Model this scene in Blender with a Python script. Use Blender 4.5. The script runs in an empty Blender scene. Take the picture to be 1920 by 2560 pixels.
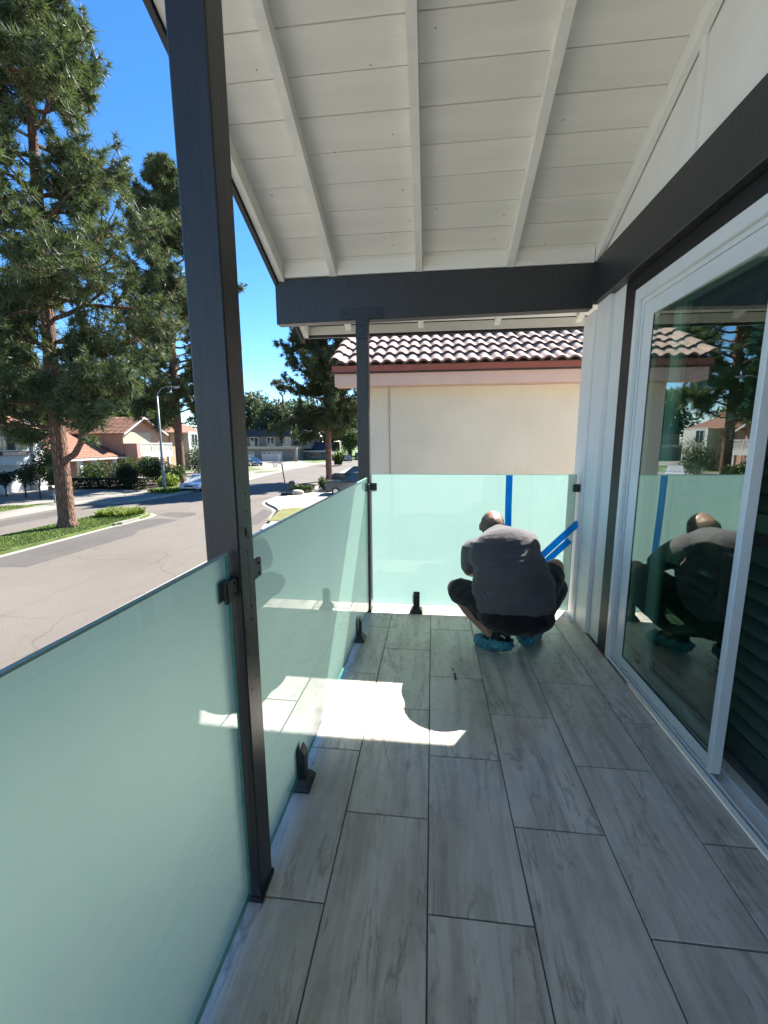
import bpy, bmesh, math, random
import numpy as np
from mathutils import Vector, Matrix
R = math.radians
scene = bpy.context.scene
col = scene.collection

# ------------------------------------------------------------------ camera
YAW, PITCH, ROLL, FPX = R(-6.48443508), R(9.45381843), R(-0.31781864), 1056.88
_f = Vector((math.sin(YAW)*math.cos(PITCH), math.cos(YAW)*math.cos(PITCH), -math.sin(PITCH)))
_r0 = Vector((math.cos(YAW), -math.sin(YAW), 0)); _u0 = _r0.cross(_f)
_r = math.cos(ROLL)*_r0 + math.sin(ROLL)*_u0; _u = -math.sin(ROLL)*_r0 + math.cos(ROLL)*_u0
cam_d = bpy.data.cameras.new('camera'); cam = bpy.data.objects.new('camera', cam_d); col.objects.link(cam)
cam.matrix_world = Matrix(((_r.x, _u.x, -_f.x, 0), (_r.y, _u.y, -_f.y, 0), (_r.z, _u.z, -_f.z, 1.40), (0, 0, 0, 1)))
cam_d.sensor_fit = 'HORIZONTAL'; cam_d.sensor_width = 36; cam_d.lens = 36*FPX/1920
cam_d.clip_start = 0.02; cam_d.clip_end = 3000
scene.camera = cam

# ------------------------------------------------------------------ sky, sun, exposure
SUN = Vector((0.59, 1.0, 1.074)).normalized()
elev = math.asin(SUN.z); azim = math.atan2(SUN.x, SUN.y)
world = bpy.data.worlds.new('World'); scene.world = world; world.use_nodes = True
wn = world.node_tree.nodes; wl = world.node_tree.links; wn.clear()
sky = wn.new('ShaderNodeTexSky'); sky.sky_type = 'NISHITA'; sky.sun_disc = False
sky.sun_elevation = elev; sky.sun_rotation = azim; sky.altitude = 0; sky.air_density = 0.85; sky.dust_density = 0.0; sky.ozone_density = 4.0
bg = wn.new('ShaderNodeBackground'); bg.inputs['Strength'].default_value = 0.068
wo = wn.new('ShaderNodeOutputWorld'); hs = wn.new('ShaderNodeHueSaturation'); hs.inputs['Saturation'].default_value = 1.22; wl.new(sky.outputs[0], hs.inputs['Color']); wl.new(hs.outputs[0], bg.inputs[0]); wl.new(bg.outputs[0], wo.inputs[0])
sun_d = bpy.data.lights.new('sun', 'SUN'); sun_d.energy = 4.5; sun_d.angle = R(0.5); sun_d.color = (1.0, 0.95, 0.88)
sun = bpy.data.objects.new('sun', sun_d); col.objects.link(sun)
sun.rotation_euler = SUN.to_track_quat('Z', 'Y').to_euler()
vs = scene.view_settings; vs.view_transform = 'Standard'; vs.look = 'None'; vs.gamma = 1; vs.use_curve_mapping = False
vs.exposure = 2.16
scene.cycles.use_denoising = True
scene.cycles.max_bounces = 12; scene.cycles.diffuse_bounces = 6; scene.cycles.transparent_max_bounces = 16
scene.cycles.sample_clamp_indirect = 6; scene.cycles.caustics_reflective = False; scene.cycles.caustics_refractive = False

# ------------------------------------------------------------------ materials
def new_mat(name):
    m = bpy.data.materials.new(name); m.use_nodes = True
    nt = m.node_tree; b = nt.nodes['Principled BSDF']
    return m, nt, b
def ramp(nt, fac, stops):
    r = nt.nodes.new('ShaderNodeValToRGB'); e = r.color_ramp.elements
    while len(e) < len(stops): e.new(0.5)
    for el, (p, c) in zip(e, stops): el.position = p; el.color = (*c, 1) if len(c) == 3 else c
    nt.links.new(fac, r.inputs[0]); return r.outputs[0]
def noise(nt, vec, scale, detail=4, rough=.55, dist=0):
    n = nt.nodes.new('ShaderNodeTexNoise'); n.inputs['Scale'].default_value = scale
    n.inputs['Detail'].default_value = detail; n.inputs['Roughness'].default_value = rough; n.inputs['Distortion'].default_value = dist
    if vec is not None: nt.links.new(vec, n.inputs['Vector'])
    return n.outputs[0]
def coords(nt, kind='Object', scale=(1, 1, 1), rnd=0.0, rot=(0, 0, 0)):
    tc = nt.nodes.new('ShaderNodeTexCoord'); o = tc.outputs[kind]
    if rnd:
        oi = nt.nodes.new('ShaderNodeObjectInfo')
        mu = nt.nodes.new('ShaderNodeVectorMath'); mu.operation = 'SCALE'; mu.inputs[3].default_value = rnd
        cb = nt.nodes.new('ShaderNodeCombineXYZ')
        nt.links.new(oi.outputs['Random'], cb.inputs[0])
        m2 = nt.nodes.new('ShaderNodeMath'); m2.operation = 'MULTIPLY'; m2.inputs[1].default_value = 3.7
        nt.links.new(oi.outputs['Random'], m2.inputs[0]); nt.links.new(m2.outputs[0], cb.inputs[1]); nt.links.new(oi.outputs['Random'], cb.inputs[2])
        nt.links.new(cb.outputs[0], mu.inputs[0])
        ad = nt.nodes.new('ShaderNodeVectorMath'); nt.links.new(o, ad.inputs[0]); nt.links.new(mu.outputs[0], ad.inputs[1]); o = ad.outputs[0]
    mp = nt.nodes.new('ShaderNodeMapping'); mp.inputs['Scale'].default_value = scale; mp.inputs['Rotation'].default_value = rot
    nt.links.new(o, mp.inputs[0]); return mp.outputs[0]
def mixc(nt, fac, a, b, mode='MIX'):
    m = nt.nodes.new('ShaderNodeMix'); m.data_type = 'RGBA'; m.blend_type = mode
    for s, v in ((0, fac), (6, a), (7, b)):
        if hasattr(v, 'is_output'): nt.links.new(v, m.inputs[s])
        elif s == 0: m.inputs[0].default_value = v
        else: m.inputs[s].default_value = (*v, 1)
    return m.outputs[2]
def bump(nt, b, h, strength=.3, dist=.01):
    n = nt.nodes.new('ShaderNodeBump'); n.inputs['Strength'].default_value = strength; n.inputs['Distance'].default_value = dist
    nt.links.new(h, n.inputs['Height']); nt.links.new(n.outputs[0], b.inputs['Normal'])
def M(name, c, rough=.6, var=.15, scale=6, bmp=0, bscale=60, bdist=.004, metal=0, kind='Object', stretch=(1, 1, 1), rnd=0, spec=.5, c2=None):
    m, nt, b = new_mat(name)
    v = coords(nt, kind, stretch, rnd)
    if var or c2:
        n = noise(nt, v, scale, 5, .6)
        hi = c2 or tuple(min(1, x*(1+var)) for x in c); lo = tuple(x*(1-var) for x in c)
        nt.links.new(ramp(nt, n, [(.3, lo), (.7, hi)]), b.inputs['Base Color'])
    else: b.inputs['Base Color'].default_value = (*c, 1)
    b.inputs['Roughness'].default_value = rough; b.inputs['Metallic'].default_value = metal
    b.inputs['Specular IOR Level'].default_value = spec
    if bmp: bump(nt, b, noise(nt, v, bscale, 4, .6), bmp, bdist)
    return m

MT = {}
# floor tile: grey stone look with long drifting veins
def tile_mat():
    m, nt, b = new_mat('floor_tile')
    v = coords(nt, 'Object', (1, 1, 1), 37)
    v2 = coords(nt, 'Object', (5.5, .62, 1), 23, (0, 0, R(-9)))
    base = noise(nt, v, 3.0, 4, .55)
    streak = noise(nt, v2, 2.4, 7, .66, .6)
    c = ramp(nt, streak, [(.30, (.33, .295, .245)), (.43, (.55, .51, .44)), (.56, (.74, .695, .62)), (.78, (.83, .79, .725))])
    c = mixc(nt, .25, c, ramp(nt, base, [(.3, (.58, .535, .465)), (.7, (.78, .735, .66))]))
    # thin dark veins from the zero line of a distorted noise
    v3 = coords(nt, 'Object', (5.0, .8, 1), 51, (0, 0, R(-13)))
    vn = noise(nt, v3, 1.5, 6, .58, .7)
    mm = nt.nodes.new('ShaderNodeMath'); mm.operation = 'SUBTRACT'; mm.inputs[1].default_value = .5; nt.links.new(vn, mm.inputs[0])
    ab = nt.nodes.new('ShaderNodeMath'); ab.operation = 'ABSOLUTE'; nt.links.new(mm.outputs[0], ab.inputs[0])
    f = ramp(nt, ab.outputs[0], [(0, (1, 1, 1)), (.006, (.6, .6, .6)), (.022, (0, 0, 0))])
    msk = ramp(nt, noise(nt, v, 4, 2), [(.40, (0, 0, 0)), (.58, (.9, .9, .9))])
    ff = mixc(nt, 1.0, f, msk, 'MULTIPLY')
    c = mixc(nt, ff, c, (.33, .295, .25))
    fine = noise(nt, coords(nt, 'Object', (30, 1.1, 1), 13, (0, 0, R(-6))), 3.2, 6, .7, .3)
    c = mixc(nt, .55, c, ramp(nt, fine, [(.3, (.80, .80, .80)), (.65, (1, 1, 1))]), 'MULTIPLY')
    warm = ramp(nt, noise(nt, coords(nt, 'Object', (3, .9, 1), 71), 2.2, 3), [(.55, (0, 0, 0)), (.75, (.5, .5, .5))])
    c = mixc(nt, warm, c, (.42, .36, .29))
    nt.links.new(c, b.inputs['Base Color'])
    rr = ramp(nt, noise(nt, v, 14, 3), [(.3, (.24,)*3), (.7, (.36,)*3)]); nt.links.new(rr, b.inputs['Roughness'])
    bump(nt, b, streak, .12, .003); return m
MT['tile'] = tile_mat()
MT['grout'] = M('grout', (.10, .10, .10), .9, .2, 30)
MT['white_wood'] = M('white_painted_wood', (.79, .775, .71), .6, .07, 3, .4, 60, .003, stretch=(.25, 2.2, 2.2), kind='Object', rnd=11)
MT['white_trim'] = M('white_trim', (.78, .775, .74), .5, .04, 4, .15, 160, .001)
MT['white_siding'] = M('white_siding', (.78, .77, .725), .6, .05, 3, .35, 220, .002)
MT['vinyl'] = M('white_vinyl', (.74, .76, .74), .32, .03, 5)
def dark_paint():
    m, nt, b = new_mat('dark_paint')
    v = coords(nt, 'Object', (14, 14, .9))
    n = noise(nt, v, 5, 6, .65)
    nt.links.new(ramp(nt, n, [(.3, (.017, .019, .021)), (.7, (.030, .032, .034))]), b.inputs['Base Color'])
    sc_ = ramp(nt, noise(nt, coords(nt, 'Object', (1, 1, .5)), 38, 5, .7), [(.66, (0, 0, 0)), (.74, (.6, .6, .6))])
    nt.links.new(mixc(nt, sc_, b.inputs['Base Color'].links[0].from_socket, (.06, .062, .062)), b.inputs['Base Color'])
    b.inputs['Roughness'].default_value = .42
    bump(nt, b, n, .45, .004); return m
MT['dark'] = dark_paint()
MT['dark_flat'] = M('dark_board', (.007, .007, .0065), .55, .3, 8, .3, 70, .003, stretch=(6, 6, .6))  # lowered towards black so the recess above the door looks shaded
MT['black_metal'] = M('black_metal', (.012, .012, .013), .38, .2, 40, .1, 300, .0005)
MT['black_hole'] = M('bore_shadow', (.008, .006, .006), .95, 0)
MT['bolt'] = M('screw_head', (.05, .05, .05), .35, .1, 30, metal=.9)
MT['wood_scar'] = M('bare_wood_scar', (.20, .19, .17), .8, .3, 40)
# frosted glass : polished inner face, etched outer face, green edges
def front_only(nt, fac, dst):
    "thin sheet: no total internal reflection on the way out"
    ge = nt.nodes.new('ShaderNodeNewGeometry'); mu = nt.nodes.new('ShaderNodeMath'); mu.operation = 'MULTIPLY_ADD'; mu.inputs[1].default_value = -1; mu.inputs[2].default_value = 1
    nt.links.new(ge.outputs['Backfacing'], mu.inputs[0]); m2 = nt.nodes.new('ShaderNodeMath'); m2.operation = 'MULTIPLY'
    nt.links.new(mu.outputs[0], m2.inputs[0]); nt.links.new(fac, m2.inputs[1]); nt.links.new(m2.outputs[0], dst)
def glass_clear():
    m = bpy.data.materials.new('polished_glass_face'); m.use_nodes = True; nt = m.node_tree; nt.nodes.clear()
    o = nt.nodes.new('ShaderNodeOutputMaterial'); mx = nt.nodes.new('ShaderNodeMixShader')
    t = nt.nodes.new('ShaderNodeBsdfTransparent'); t.inputs[0].default_value = (.86, .97, .93, 1)
    g = nt.nodes.new('ShaderNodeBsdfGlossy'); g.inputs['Roughness'].default_value = .015
    f = nt.nodes.new('ShaderNodeFresnel'); f.inputs[0].default_value = 1.55
    front_only(nt, f.outputs[0], mx.inputs[0]); nt.links.new(t.outputs[0], mx.inputs[1]); nt.links.new(g.outputs[0], mx.inputs[2]); nt.links.new(mx.outputs[0], o.inputs[0])
    return m
def glass_frost():
    m = bpy.data.materials.new('etched_glass_face'); m.use_nodes = True; nt = m.node_tree; nt.nodes.clear()
    o = nt.nodes.new('ShaderNodeOutputMaterial'); mx = nt.nodes.new('ShaderNodeMixShader')
    v = coords(nt, 'Object'); n0 = noise(nt, v, 900, 2); n1 = noise(nt, coords(nt, 'Object', (1, 1, .35)), 3.0, 5, .6)
    n = mixc(nt, .45, n0, n1)
    t = nt.nodes.new('ShaderNodeBsdfTranslucent'); d = nt.nodes.new('ShaderNodeBsdfDiffuse')
    nt.links.new(ramp(nt, n, [(.3, (.375, .545, .545)), (.7, (.435, .605, .605))]), t.inputs[0]); d.inputs[0].default_value = (.46, .60, .54, 1)
    mx.inputs[0].default_value = .30
    rf = nt.nodes.new('ShaderNodeBsdfRefraction'); rf.inputs['Roughness'].default_value = .72; rf.inputs['IOR'].default_value = 1.45
    nt.links.new(ramp(nt, n, [(.3, (.50, .68, .60)), (.7, (.58, .76, .67))]), rf.inputs['Color'])
    m0 = nt.nodes.new('ShaderNodeMixShader'); m0.inputs[0].default_value = .56
    nt.links.new(t.outputs[0], m0.inputs[1]); nt.links.new(rf.outputs[0], m0.inputs[2])
    nt.links.new(m0.outputs[0], mx.inputs[1]); nt.links.new(d.outputs[0], mx.inputs[2]); nt.links.new(mx.outputs[0], o.inputs[0])
    return m
MT['glass_clear'] = glass_clear(); MT['glass_frost'] = glass_frost()
MT['glass_edge'] = M('glass_edge', (.10, .34, .27), .15, .2, 30)
MT['glass_rim'] = M('glass_ground_rim', (.26, .42, .38), .3, .05, 60)
def door_glass(name='door_glass', tint=(.70, .84, .75), ior=3.5):
    m = bpy.data.materials.new(name); m.use_nodes = True; nt = m.node_tree; nt.nodes.clear()
    o = nt.nodes.new('ShaderNodeOutputMaterial'); mx = nt.nodes.new('ShaderNodeMixShader')
    t = nt.nodes.new('ShaderNodeBsdfTransparent'); t.inputs[0].default_value = (*tint, 1)
    g = nt.nodes.new('ShaderNodeBsdfGlossy'); g.inputs['Roughness'].default_value = .004; g.inputs[0].default_value = (.9, .96, .93, 1)
    f = nt.nodes.new('ShaderNodeFresnel'); f.inputs[0].default_value = ior
    front_only(nt, f.outputs[0], mx.inputs[0]); nt.links.new(t.outputs[0], mx.inputs[1]); nt.links.new(g.outputs[0], mx.inputs[2]); nt.links.new(mx.outputs[0], o.inputs[0])
    return m
MT['door_glass'] = door_glass()
MT['clear_pane'] = door_glass('inner_door_glass', (.78, .90, .82), 1.5)
MT['window_glass'] = M('window_glass', (.03, .045, .05), .05, 0, spec=.8)
def tape_mat():
    m, nt, b = new_mat('blue_masking_tape'); v = coords(nt, 'Object'); c = ramp(nt, noise(nt, v, 30, 4), [(.3, (.008, .42, .90)), (.7, (.016, .52, .97))])
    nt.links.new(c, b.inputs['Base Color']); b.inputs['Roughness'].default_value = .55
    t = nt.nodes.new('ShaderNodeBsdfTranslucent'); nt.links.new(c, t.inputs[0]); mx = nt.nodes.new('ShaderNodeMixShader'); mx.inputs[0].default_value = .7
    nt.links.new(b.outputs[0], mx.inputs[1]); nt.links.new(t.outputs[0], mx.inputs[2]); nt.links.new(mx.outputs[0], nt.nodes['Material Output'].inputs[0]); return m
MT['blue_tape'] = tape_mat()
MT['room'] = M('room_paint', (.20, .21, .20), .8, .05)
MT['shutter'] = M('shutter_paint', (.06, .085, .065), .5, .03)

# ------------------------------------------------------------------ mesh helpers
class MB:
    def __init__(s): s.v = []; s.f = []; s.m = []
    def add(s, vs, fs, mi=0):
        o = len(s.v); s.v += [tuple(x) for x in vs]
        for f in fs: s.f.append(tuple(i+o for i in f)); s.m.append(mi)
        return s
    def box(s, x0, x1, y0, y1, z0, z1, mi=0):
        return s.add([(x0,y0,z0),(x1,y0,z0),(x1,y1,z0),(x0,y1,z0),(x0,y0,z1),(x1,y0,z1),(x1,y1,z1),(x0,y1,z1)],
                     [(3,2,1,0),(4,5,6,7),(0,1,5,4),(1,2,6,5),(2,3,7,6),(3,0,4,7)], mi)
    def bbox(s, x0, x1, y0, y1, z0, z1, b=.004, mi=0):
        "box with chamfered edges"
        bm = bmesh.new(); bmesh.ops.create_cube(bm, size=1)
        for v in bm.verts: v.co = ((x0+x1)/2+v.co.x*(x1-x0), (y0+y1)/2+v.co.y*(y1-y0), (z0+z1)/2+v.co.z*(z1-z0))
        bmesh.ops.bevel(bm, geom=bm.edges[:], offset=b, segments=1, affect='EDGES', profile=.5)
        bm.verts.index_update(); s.add([v.co[:] for v in bm.verts], [[v.index for v in f.verts] for f in bm.faces], mi); bm.free(); return s
    def hexa(s, p, mi=0):  # 8 corner points in box order
        return s.add(p, [(3,2,1,0),(4,5,6,7),(0,1,5,4),(1,2,6,5),(2,3,7,6),(3,0,4,7)], mi)
    def prism(s, poly, axis, a, b, mi=0):
        "poly: 2D points; extruded along axis from a to b"
        n = len(poly)
        def pt(p, t):
            return {'x': (t, p[0], p[1]), 'y': (p[0], t, p[1]), 'z': (p[0], p[1], t)}[axis]
        vs = [pt(p, a) for p in poly]+[pt(p, b) for p in poly]
        return s.add(vs, [tuple(range(n))[::-1], tuple(range(n, 2*n))]+[(i, (i+1) % n, (i+1) % n+n, i+n) for i in range(n)], mi)
    def tube(s, pts, rad, n=8, caps=True, mi=0):
        pts = [Vector(p) for p in pts]
        if not hasattr(rad, '__len__'): rad = [rad]*len(pts)
        rings = []; o = len(s.v); up = None
        for i, p in enumerate(pts):
            d = (pts[min(i+1, len(pts)-1)]-pts[max(i-1, 0)]).normalized()
            if up is None: up = Vector((0, 0, 1)) if abs(d.z) < .9 else Vector((1, 0, 0))
            a = d.cross(up).normalized(); b = a.cross(d).normalized(); up = b
            for k in range(n):
                t = 2*math.pi*k/n; s.v.append(tuple(p+(a*math.cos(t)+b*math.sin(t))*rad[i]))
        for i in range(len(pts)-1):
            for k in range(n):
                s.f.append((o+i*n+k, o+i*n+(k+1) % n, o+(i+1)*n+(k+1) % n, o+(i+1)*n+k)); s.m.append(mi)
        if caps:
            s.f.append(tuple(o+k for k in range(n))[::-1]); s.m.append(mi)
            s.f.append(tuple(o+(len(pts)-1)*n+k for k in range(n))); s.m.append(mi)
        return s
    def ell(s, c, r, rot=None, nu=16, nv=10, mi=0):
        vs = []; fs = []
        for j in range(nv+1):
            ph = -math.pi/2+math.pi*j/nv
            for i in range(nu):
                t = 2*math.pi*i/nu
                p = Vector((r[0]*math.cos(ph)*math.cos(t), r[1]*math.cos(ph)*math.sin(t), r[2]*math.sin(ph)))
                if rot is not None: p = rot @ p
                vs.append(tuple(p+Vector(c)))
        for j in range(nv):
            for i in range(nu): fs.append((j*nu+i, j*nu+(i+1) % nu, (j+1)*nu+(i+1) % nu, (j+1)*nu+i))
        return s.add(vs, fs, mi)
    def cap(s, p0, r0, p1, r1, n=14, mi=0):
        "tapered capsule"
        p0 = Vector(p0); p1 = Vector(p1); d = (p1-p0).normalized(); pts = []; rr = []
        for k in range(5): a = -math.pi/2+math.pi/2*k/4; pts.append(p0+d*r0*math.sin(a)); rr.append(max(1e-4, r0*math.cos(a)))
        for k in range(5): a = math.pi/2*k/4; pts.append(p1+d*r1*math.sin(a)); rr.append(max(1e-4, r1*math.cos(a)))
        return s.tube(pts, rr, n, True, mi)
    def mesh(s, name, mats):
        me = bpy.data.meshes.new(name); me.from_pydata(s.v, [], s.f)
        if not isinstance(mats, (list, tuple)): mats = [mats]
        for m in mats: me.materials.append(m)
        if len(mats) > 1: me.polygons.foreach_set('material_index', s.m)
        me.update(); return me
    def build(s, name, mats, parent=None, smooth=False, loc=None):
        me = s.mesh(name, mats)
        if smooth: me.polygons.foreach_set('use_smooth', [True]*len(me.polygons))
        return link(name, me, parent, loc)
def link(name, me, parent=None, loc=None):
    o = bpy.data.objects.new(name, me); col.objects.link(o)
    if parent is not None: o.parent = parent
    if loc is not None: o.location = loc
    return o
def tag(o, label, cat, group=None):
    o['label'] = label; o['category'] = cat
    if group: o['group'] = group
    return o
def thing(name, label, cat, loc=(0, 0, 0), rz=0, group=None):
    o = bpy.data.objects.new(name, None); col.objects.link(o); o.empty_display_size = .2
    o.location = loc; o.rotation_euler = (0, 0, rz); return tag(o, label, cat, group)
def struct(o): o['kind'] = 'structure'; return o
def stuff(o): o['kind'] = 'stuff'; return o
def np_mesh(name, verts, tris, mat):
    me = bpy.data.meshes.new(name); verts = np.asarray(verts, np.float32); tris = np.asarray(tris, np.int32)
    me.vertices.add(len(verts)); me.vertices.foreach_set('co', verts.ravel())
    k = tris.shape[1]
    me.loops.add(tris.size); me.loops.foreach_set('vertex_index', tris.ravel())
    me.polygons.add(len(tris)); me.polygons.foreach_set('loop_start', np.arange(0, tris.size, k, dtype=np.int32))
    me.update(calc_edges=True); me.materials.append(mat); return me
def smooth_bevel(o, w=.004, seg=2):
    md = o.modifiers.new('b', 'BEVEL'); md.width = w; md.segments = seg; md.limit_method = 'ANGLE'
G = -3.0
# ================================================================== BALCONY
# floor : slab, grout bed and single tiles
fl = MB().box(-.66, 1.145, -1.6, 3.60, -.32, -.006).build('balcony_floor', MT['grout']); struct(fl)
XL = [-.627, -.311, .004, .317, .637, .963, 1.142]
OFF = [1.058, 1.388, 1.062, 1.388, 1.066, 1.392]
LEN = .655; g = .0022
def tile_mesh(w, l):
    b = .0018; z0, z1 = -.008, 0.0
    x, y = w/2-g, l/2-g
    v = [(-x,-y,z0),(x,-y,z0),(x,y,z0),(-x,y,z0),(-x,-y,z1-b),(x,-y,z1-b),(x,y,z1-b),(-x,y,z1-b),(-x+b,-y+b,z1),(x-b,-y+b,z1),(x-b,y-b,z1),(-x+b,y-b,z1)]
    f = [(0,1,5,4),(1,2,6,5),(2,3,7,6),(3,0,4,7),(4,5,9,8),(5,6,10,9),(6,7,11,10),(7,4,8,11),(8,9,10,11)]
    return MB().add(v, f).mesh('tile', MT['tile'])
cache = {}
rt = random.Random(4)
for c in range(6):
    w = XL[c+1]-XL[c]; y = OFF[c]-LEN*4
    while y < 3.58:
        y0, y1 = max(y, -1.58), min(y+LEN, 3.585)
        if y1-y0 > .03:
            k = (c, round(y1-y0, 3))
            if k not in cache: cache[k] = tile_mesh(w, y1-y0)
            t = link('tile', cache[k], fl, ((XL[c]+XL[c+1])/2, (y0+y1)/2, rt.uniform(-.0005, .0005)))
        y += LEN
# edge trim of the slab
struct(MB().box(-.685, -.662, -1.6, 3.62, -.34, -.004).box(-.662, 1.145, 3.602, 3.62, -.34, -.004).build('balcony_edge', MT['dark_flat']))

# posts -------------------------------------------------------------
def post(label, x0, x1, y0, y1, ztop, holes=True):
    o = thing('wooden_post', label, 'post', ((x0+x1)/2, (y0+y1)/2, 0), group='dark porch posts')
    hx, hy = (x1-x0)/2, (y1-y0)/2
    MB().bbox(-hx, hx, -hy, hy, .012, ztop, .004).build('shaft', MT['dark'], o)
    MB().bbox(-hx-.006, hx+.006, -hy-.006, hy+.004, 0.0005, .018, .002).build('saddle_plate', MT['black_metal'], o)
    return o, hx, hy
p1, hx, hy = post('thick dark grey timber post standing between the two side glass panels', -.600, -.505, 1.040, 1.130, 3.60)
for zz, yy in ((1.262, .012), (1.212, .010), (1.10, .005), (.94, .012), (.90, .010), (.72, .018), (.70, -.02)):
    MB().tube([(hx-.002, yy, zz), (hx+.0006, yy, zz)], .0035, 8).build('nail_hole', MT['black_hole'], p1)
MB().ell((hx-.001, .012, 1.148), (.004, .012, .014)).build('knot_scar', MT['wood_scar'], p1)
MB().ell((hx-.001, .000, 1.158), (.003, .005, .016)).build('knot_hole', MT['black_hole'], p1)
p2, _, _ = post('slim dark corner post where the side and end glass meet', -.580, -.490, 3.300, 3.390, 2.30)
MB().bbox(-.045, .045, -.052, -.046, 2.16, 2.30, .001).bbox(-.16, .16, -.052, -.047, 2.30, 2.375, .001).build('tie_strap', MT['black_metal'], p2)
for bx, bz in ((-.13, 2.34), (.13, 2.34), (0, 2.2), (0, 2.26)):
    MB().tube([(bx, -.052, bz), (bx, -.060, bz)], .011, 6).build('bolt', MT['black_metal'], p2)

# frosted glass panels ------------------------------------------------
TH = .012
def panel(label, y0, y1, z0, z1, x_of):
    "side panel running along Y, inner face towards +X"
    o = thing('frosted_balustrade', label, 'balustrade', (x_of((y0+y1)/2), (y0+y1)/2, 0), math.atan2(-(x_of(y1)-x_of(y0)), y1-y0), group='frosted balustrade glass')
    h = (y1-y0)/2; b = MB(); t = TH/2; e = .004
    b.add([(t,-h+e,z0+e),(t,h-e,z0+e),(t,h-e,z1-e),(t,-h+e,z1-e)], [(0,1,2,3)], 0)
    b.add([(-t,-h,z0),(-t,h,z0),(-t,h,z1),(-t,-h,z1)], [(0,1,2,3)], 1)
    b.build('pane', [MT['glass_clear'], MT['glass_frost']], o)
    q = MB()
    q.add([(-t,-h,z1),(-t,h,z1),(t-.001,h,z1),(t-.001,-h,z1)], [(0,3,2,1)], 0)
    q.add([(-t,-h,z0),(-t,h,z0),(t-.001,h,z0),(t-.001,-h,z0)], [(0,1,2,3)], 1)
    q.add([(-t,-h,z0),(t-.001,-h,z0),(t-.001,-h,z1),(-t,-h,z1)], [(0,1,2,3)], 1)
    q.add([(-t,h,z0),(t-.001,h,z0),(t-.001,h,z1),(-t,h,z1)], [(0,3,2,1)], 1)
    for a, c2, d, f2 in (((-h, z1), (h, z1), (h-e, z1-e), (-h+e, z1-e)), ((h, z0), (-h, z0), (-h+e, z0+e), (h-e, z0+e)), ((-h, z0), (-h, z1), (-h+e, z1-e), (-h+e, z0+e)), ((h, z1), (h, z0), (h-e, z0+e), (h-e, z1-e))):
        q.add([(t-.001, a[0], a[1]), (t-.001, c2[0], c2[1]), (t, d[0], d[1]), (t, f2[0], f2[1])], [(0,1,2,3)], 0)
    q.build('ground_edge', [MT['glass_rim'], MT['glass_edge']], o)
    return o
XG = lambda y: -.5445+.0125*y
panel('near frosted glass panel at the left, closest to the viewer', -.60, 1.022, .045, 1.115, XG)
panel('side frosted glass panel between the two dark posts', 1.158, 3.235, .05, 1.125, XG)
# end panel : same construction, inner face towards -Y
eo = thing('frosted_balustrade', 'bright frosted glass end panel behind the crouching man', 'balustrade', (.305, 3.35, 0), -math.pi/2, group='frosted balustrade glass')
def end_panel(o, x0, x1, z0, z1):
    h = (x1-x0)/2; t = TH/2; e = .004; b = MB()
    b.add([(t,-h+e,z0+e),(t,h-e,z0+e),(t,h-e,z1-e),(t,-h+e,z1-e)], [(0,1,2,3)], 0)
    b.add([(-t,-h,z0),(-t,h,z0),(-t,h,z1),(-t,-h,z1)], [(0,1,2,3)], 1)
    b.build('pane', [MT['glass_clear'], MT['glass_frost']], o)
    q = MB()
    q.add([(-t,-h,z1),(-t,h,z1),(t-.001,h,z1),(t-.001,-h,z1)], [(0,3,2,1)], 0)
    q.add([(-t,-h,z0),(-t,h,z0),(t-.001,h,z0),(t-.001,-h,z0)], [(0,1,2,3)], 1)
    q.add([(-t,-h,z0),(t-.001,-h,z0),(t-.001,-h,z1),(-t,-h,z1)], [(0,1,2,3)], 1)
    q.add([(-t,h,z0),(t-.001,h,z0),(t-.001,h,z1),(-t,h,z1)], [(0,3,2,1)], 1)
    for a, c2, d, f2 in (((-h, z1), (h, z1), (h-e, z1-e), (-h+e, z1-e)), ((h, z0), (-h, z0), (-h+e, z0+e), (h-e, z0+e)), ((-h, z0), (-h, z1), (-h+e, z1-e), (-h+e, z0+e)), ((h, z1), (h, z0), (h-e, z0+e), (h-e, z1-e))):
        q.add([(t-.001, a[0], a[1]), (t-.001, c2[0], c2[1]), (t, d[0], d[1]), (t, f2[0], f2[1])], [(0,1,2,3)], 0)
    q.build('ground_edge', [MT['glass_rim'], MT['glass_edge']], o)
end_panel(eo, -.482, 1.092, .063, 1.146)

# clamps ---------------------------------------------------------------
def clamp(label, loc, rz, sx=.060, sz=.058):
    o = thing('glass_clamp', label, 'clamp', loc, rz, group='black glass clamps')
    # local: +X is towards the viewer's side of the glass, Y along the glass
    MB().bbox(.0065, .020, -sx/2, sx/2, -sz/2, sz/2, .003).build('front_plate', MT['black_metal'], o)
    MB().bbox(-.020, -.0065, -sx/2, sx/2, -sz/2, sz/2, .003).build('rear_plate', MT['black_metal'], o)
    for q in (-.015, .015): MB().tube([(.019, .012, q), (.0225, .012, q)], .0045, 6).build('screw', MT['bolt'], o)
    return o
clamp('black clamp on the near post holding the left glass panel', (XG(1.0)-.0, 1.006, 1.018), 0)
clamp('black clamp just beyond the near post holding the middle glass', (XG(1.16), 1.160, 1.030), 0)
clamp('black clamp on the corner post gripping the side glass', (XG(3.24), 3.262, 1.045), 0)
clamp('black clamp on the corner post gripping the end glass', (-.466, 3.35, 1.045), -math.pi/2)
clamp('black clamp fixing the end glass to the white wall', (1.100, 3.35, 1.043), -math.pi/2)

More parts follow.
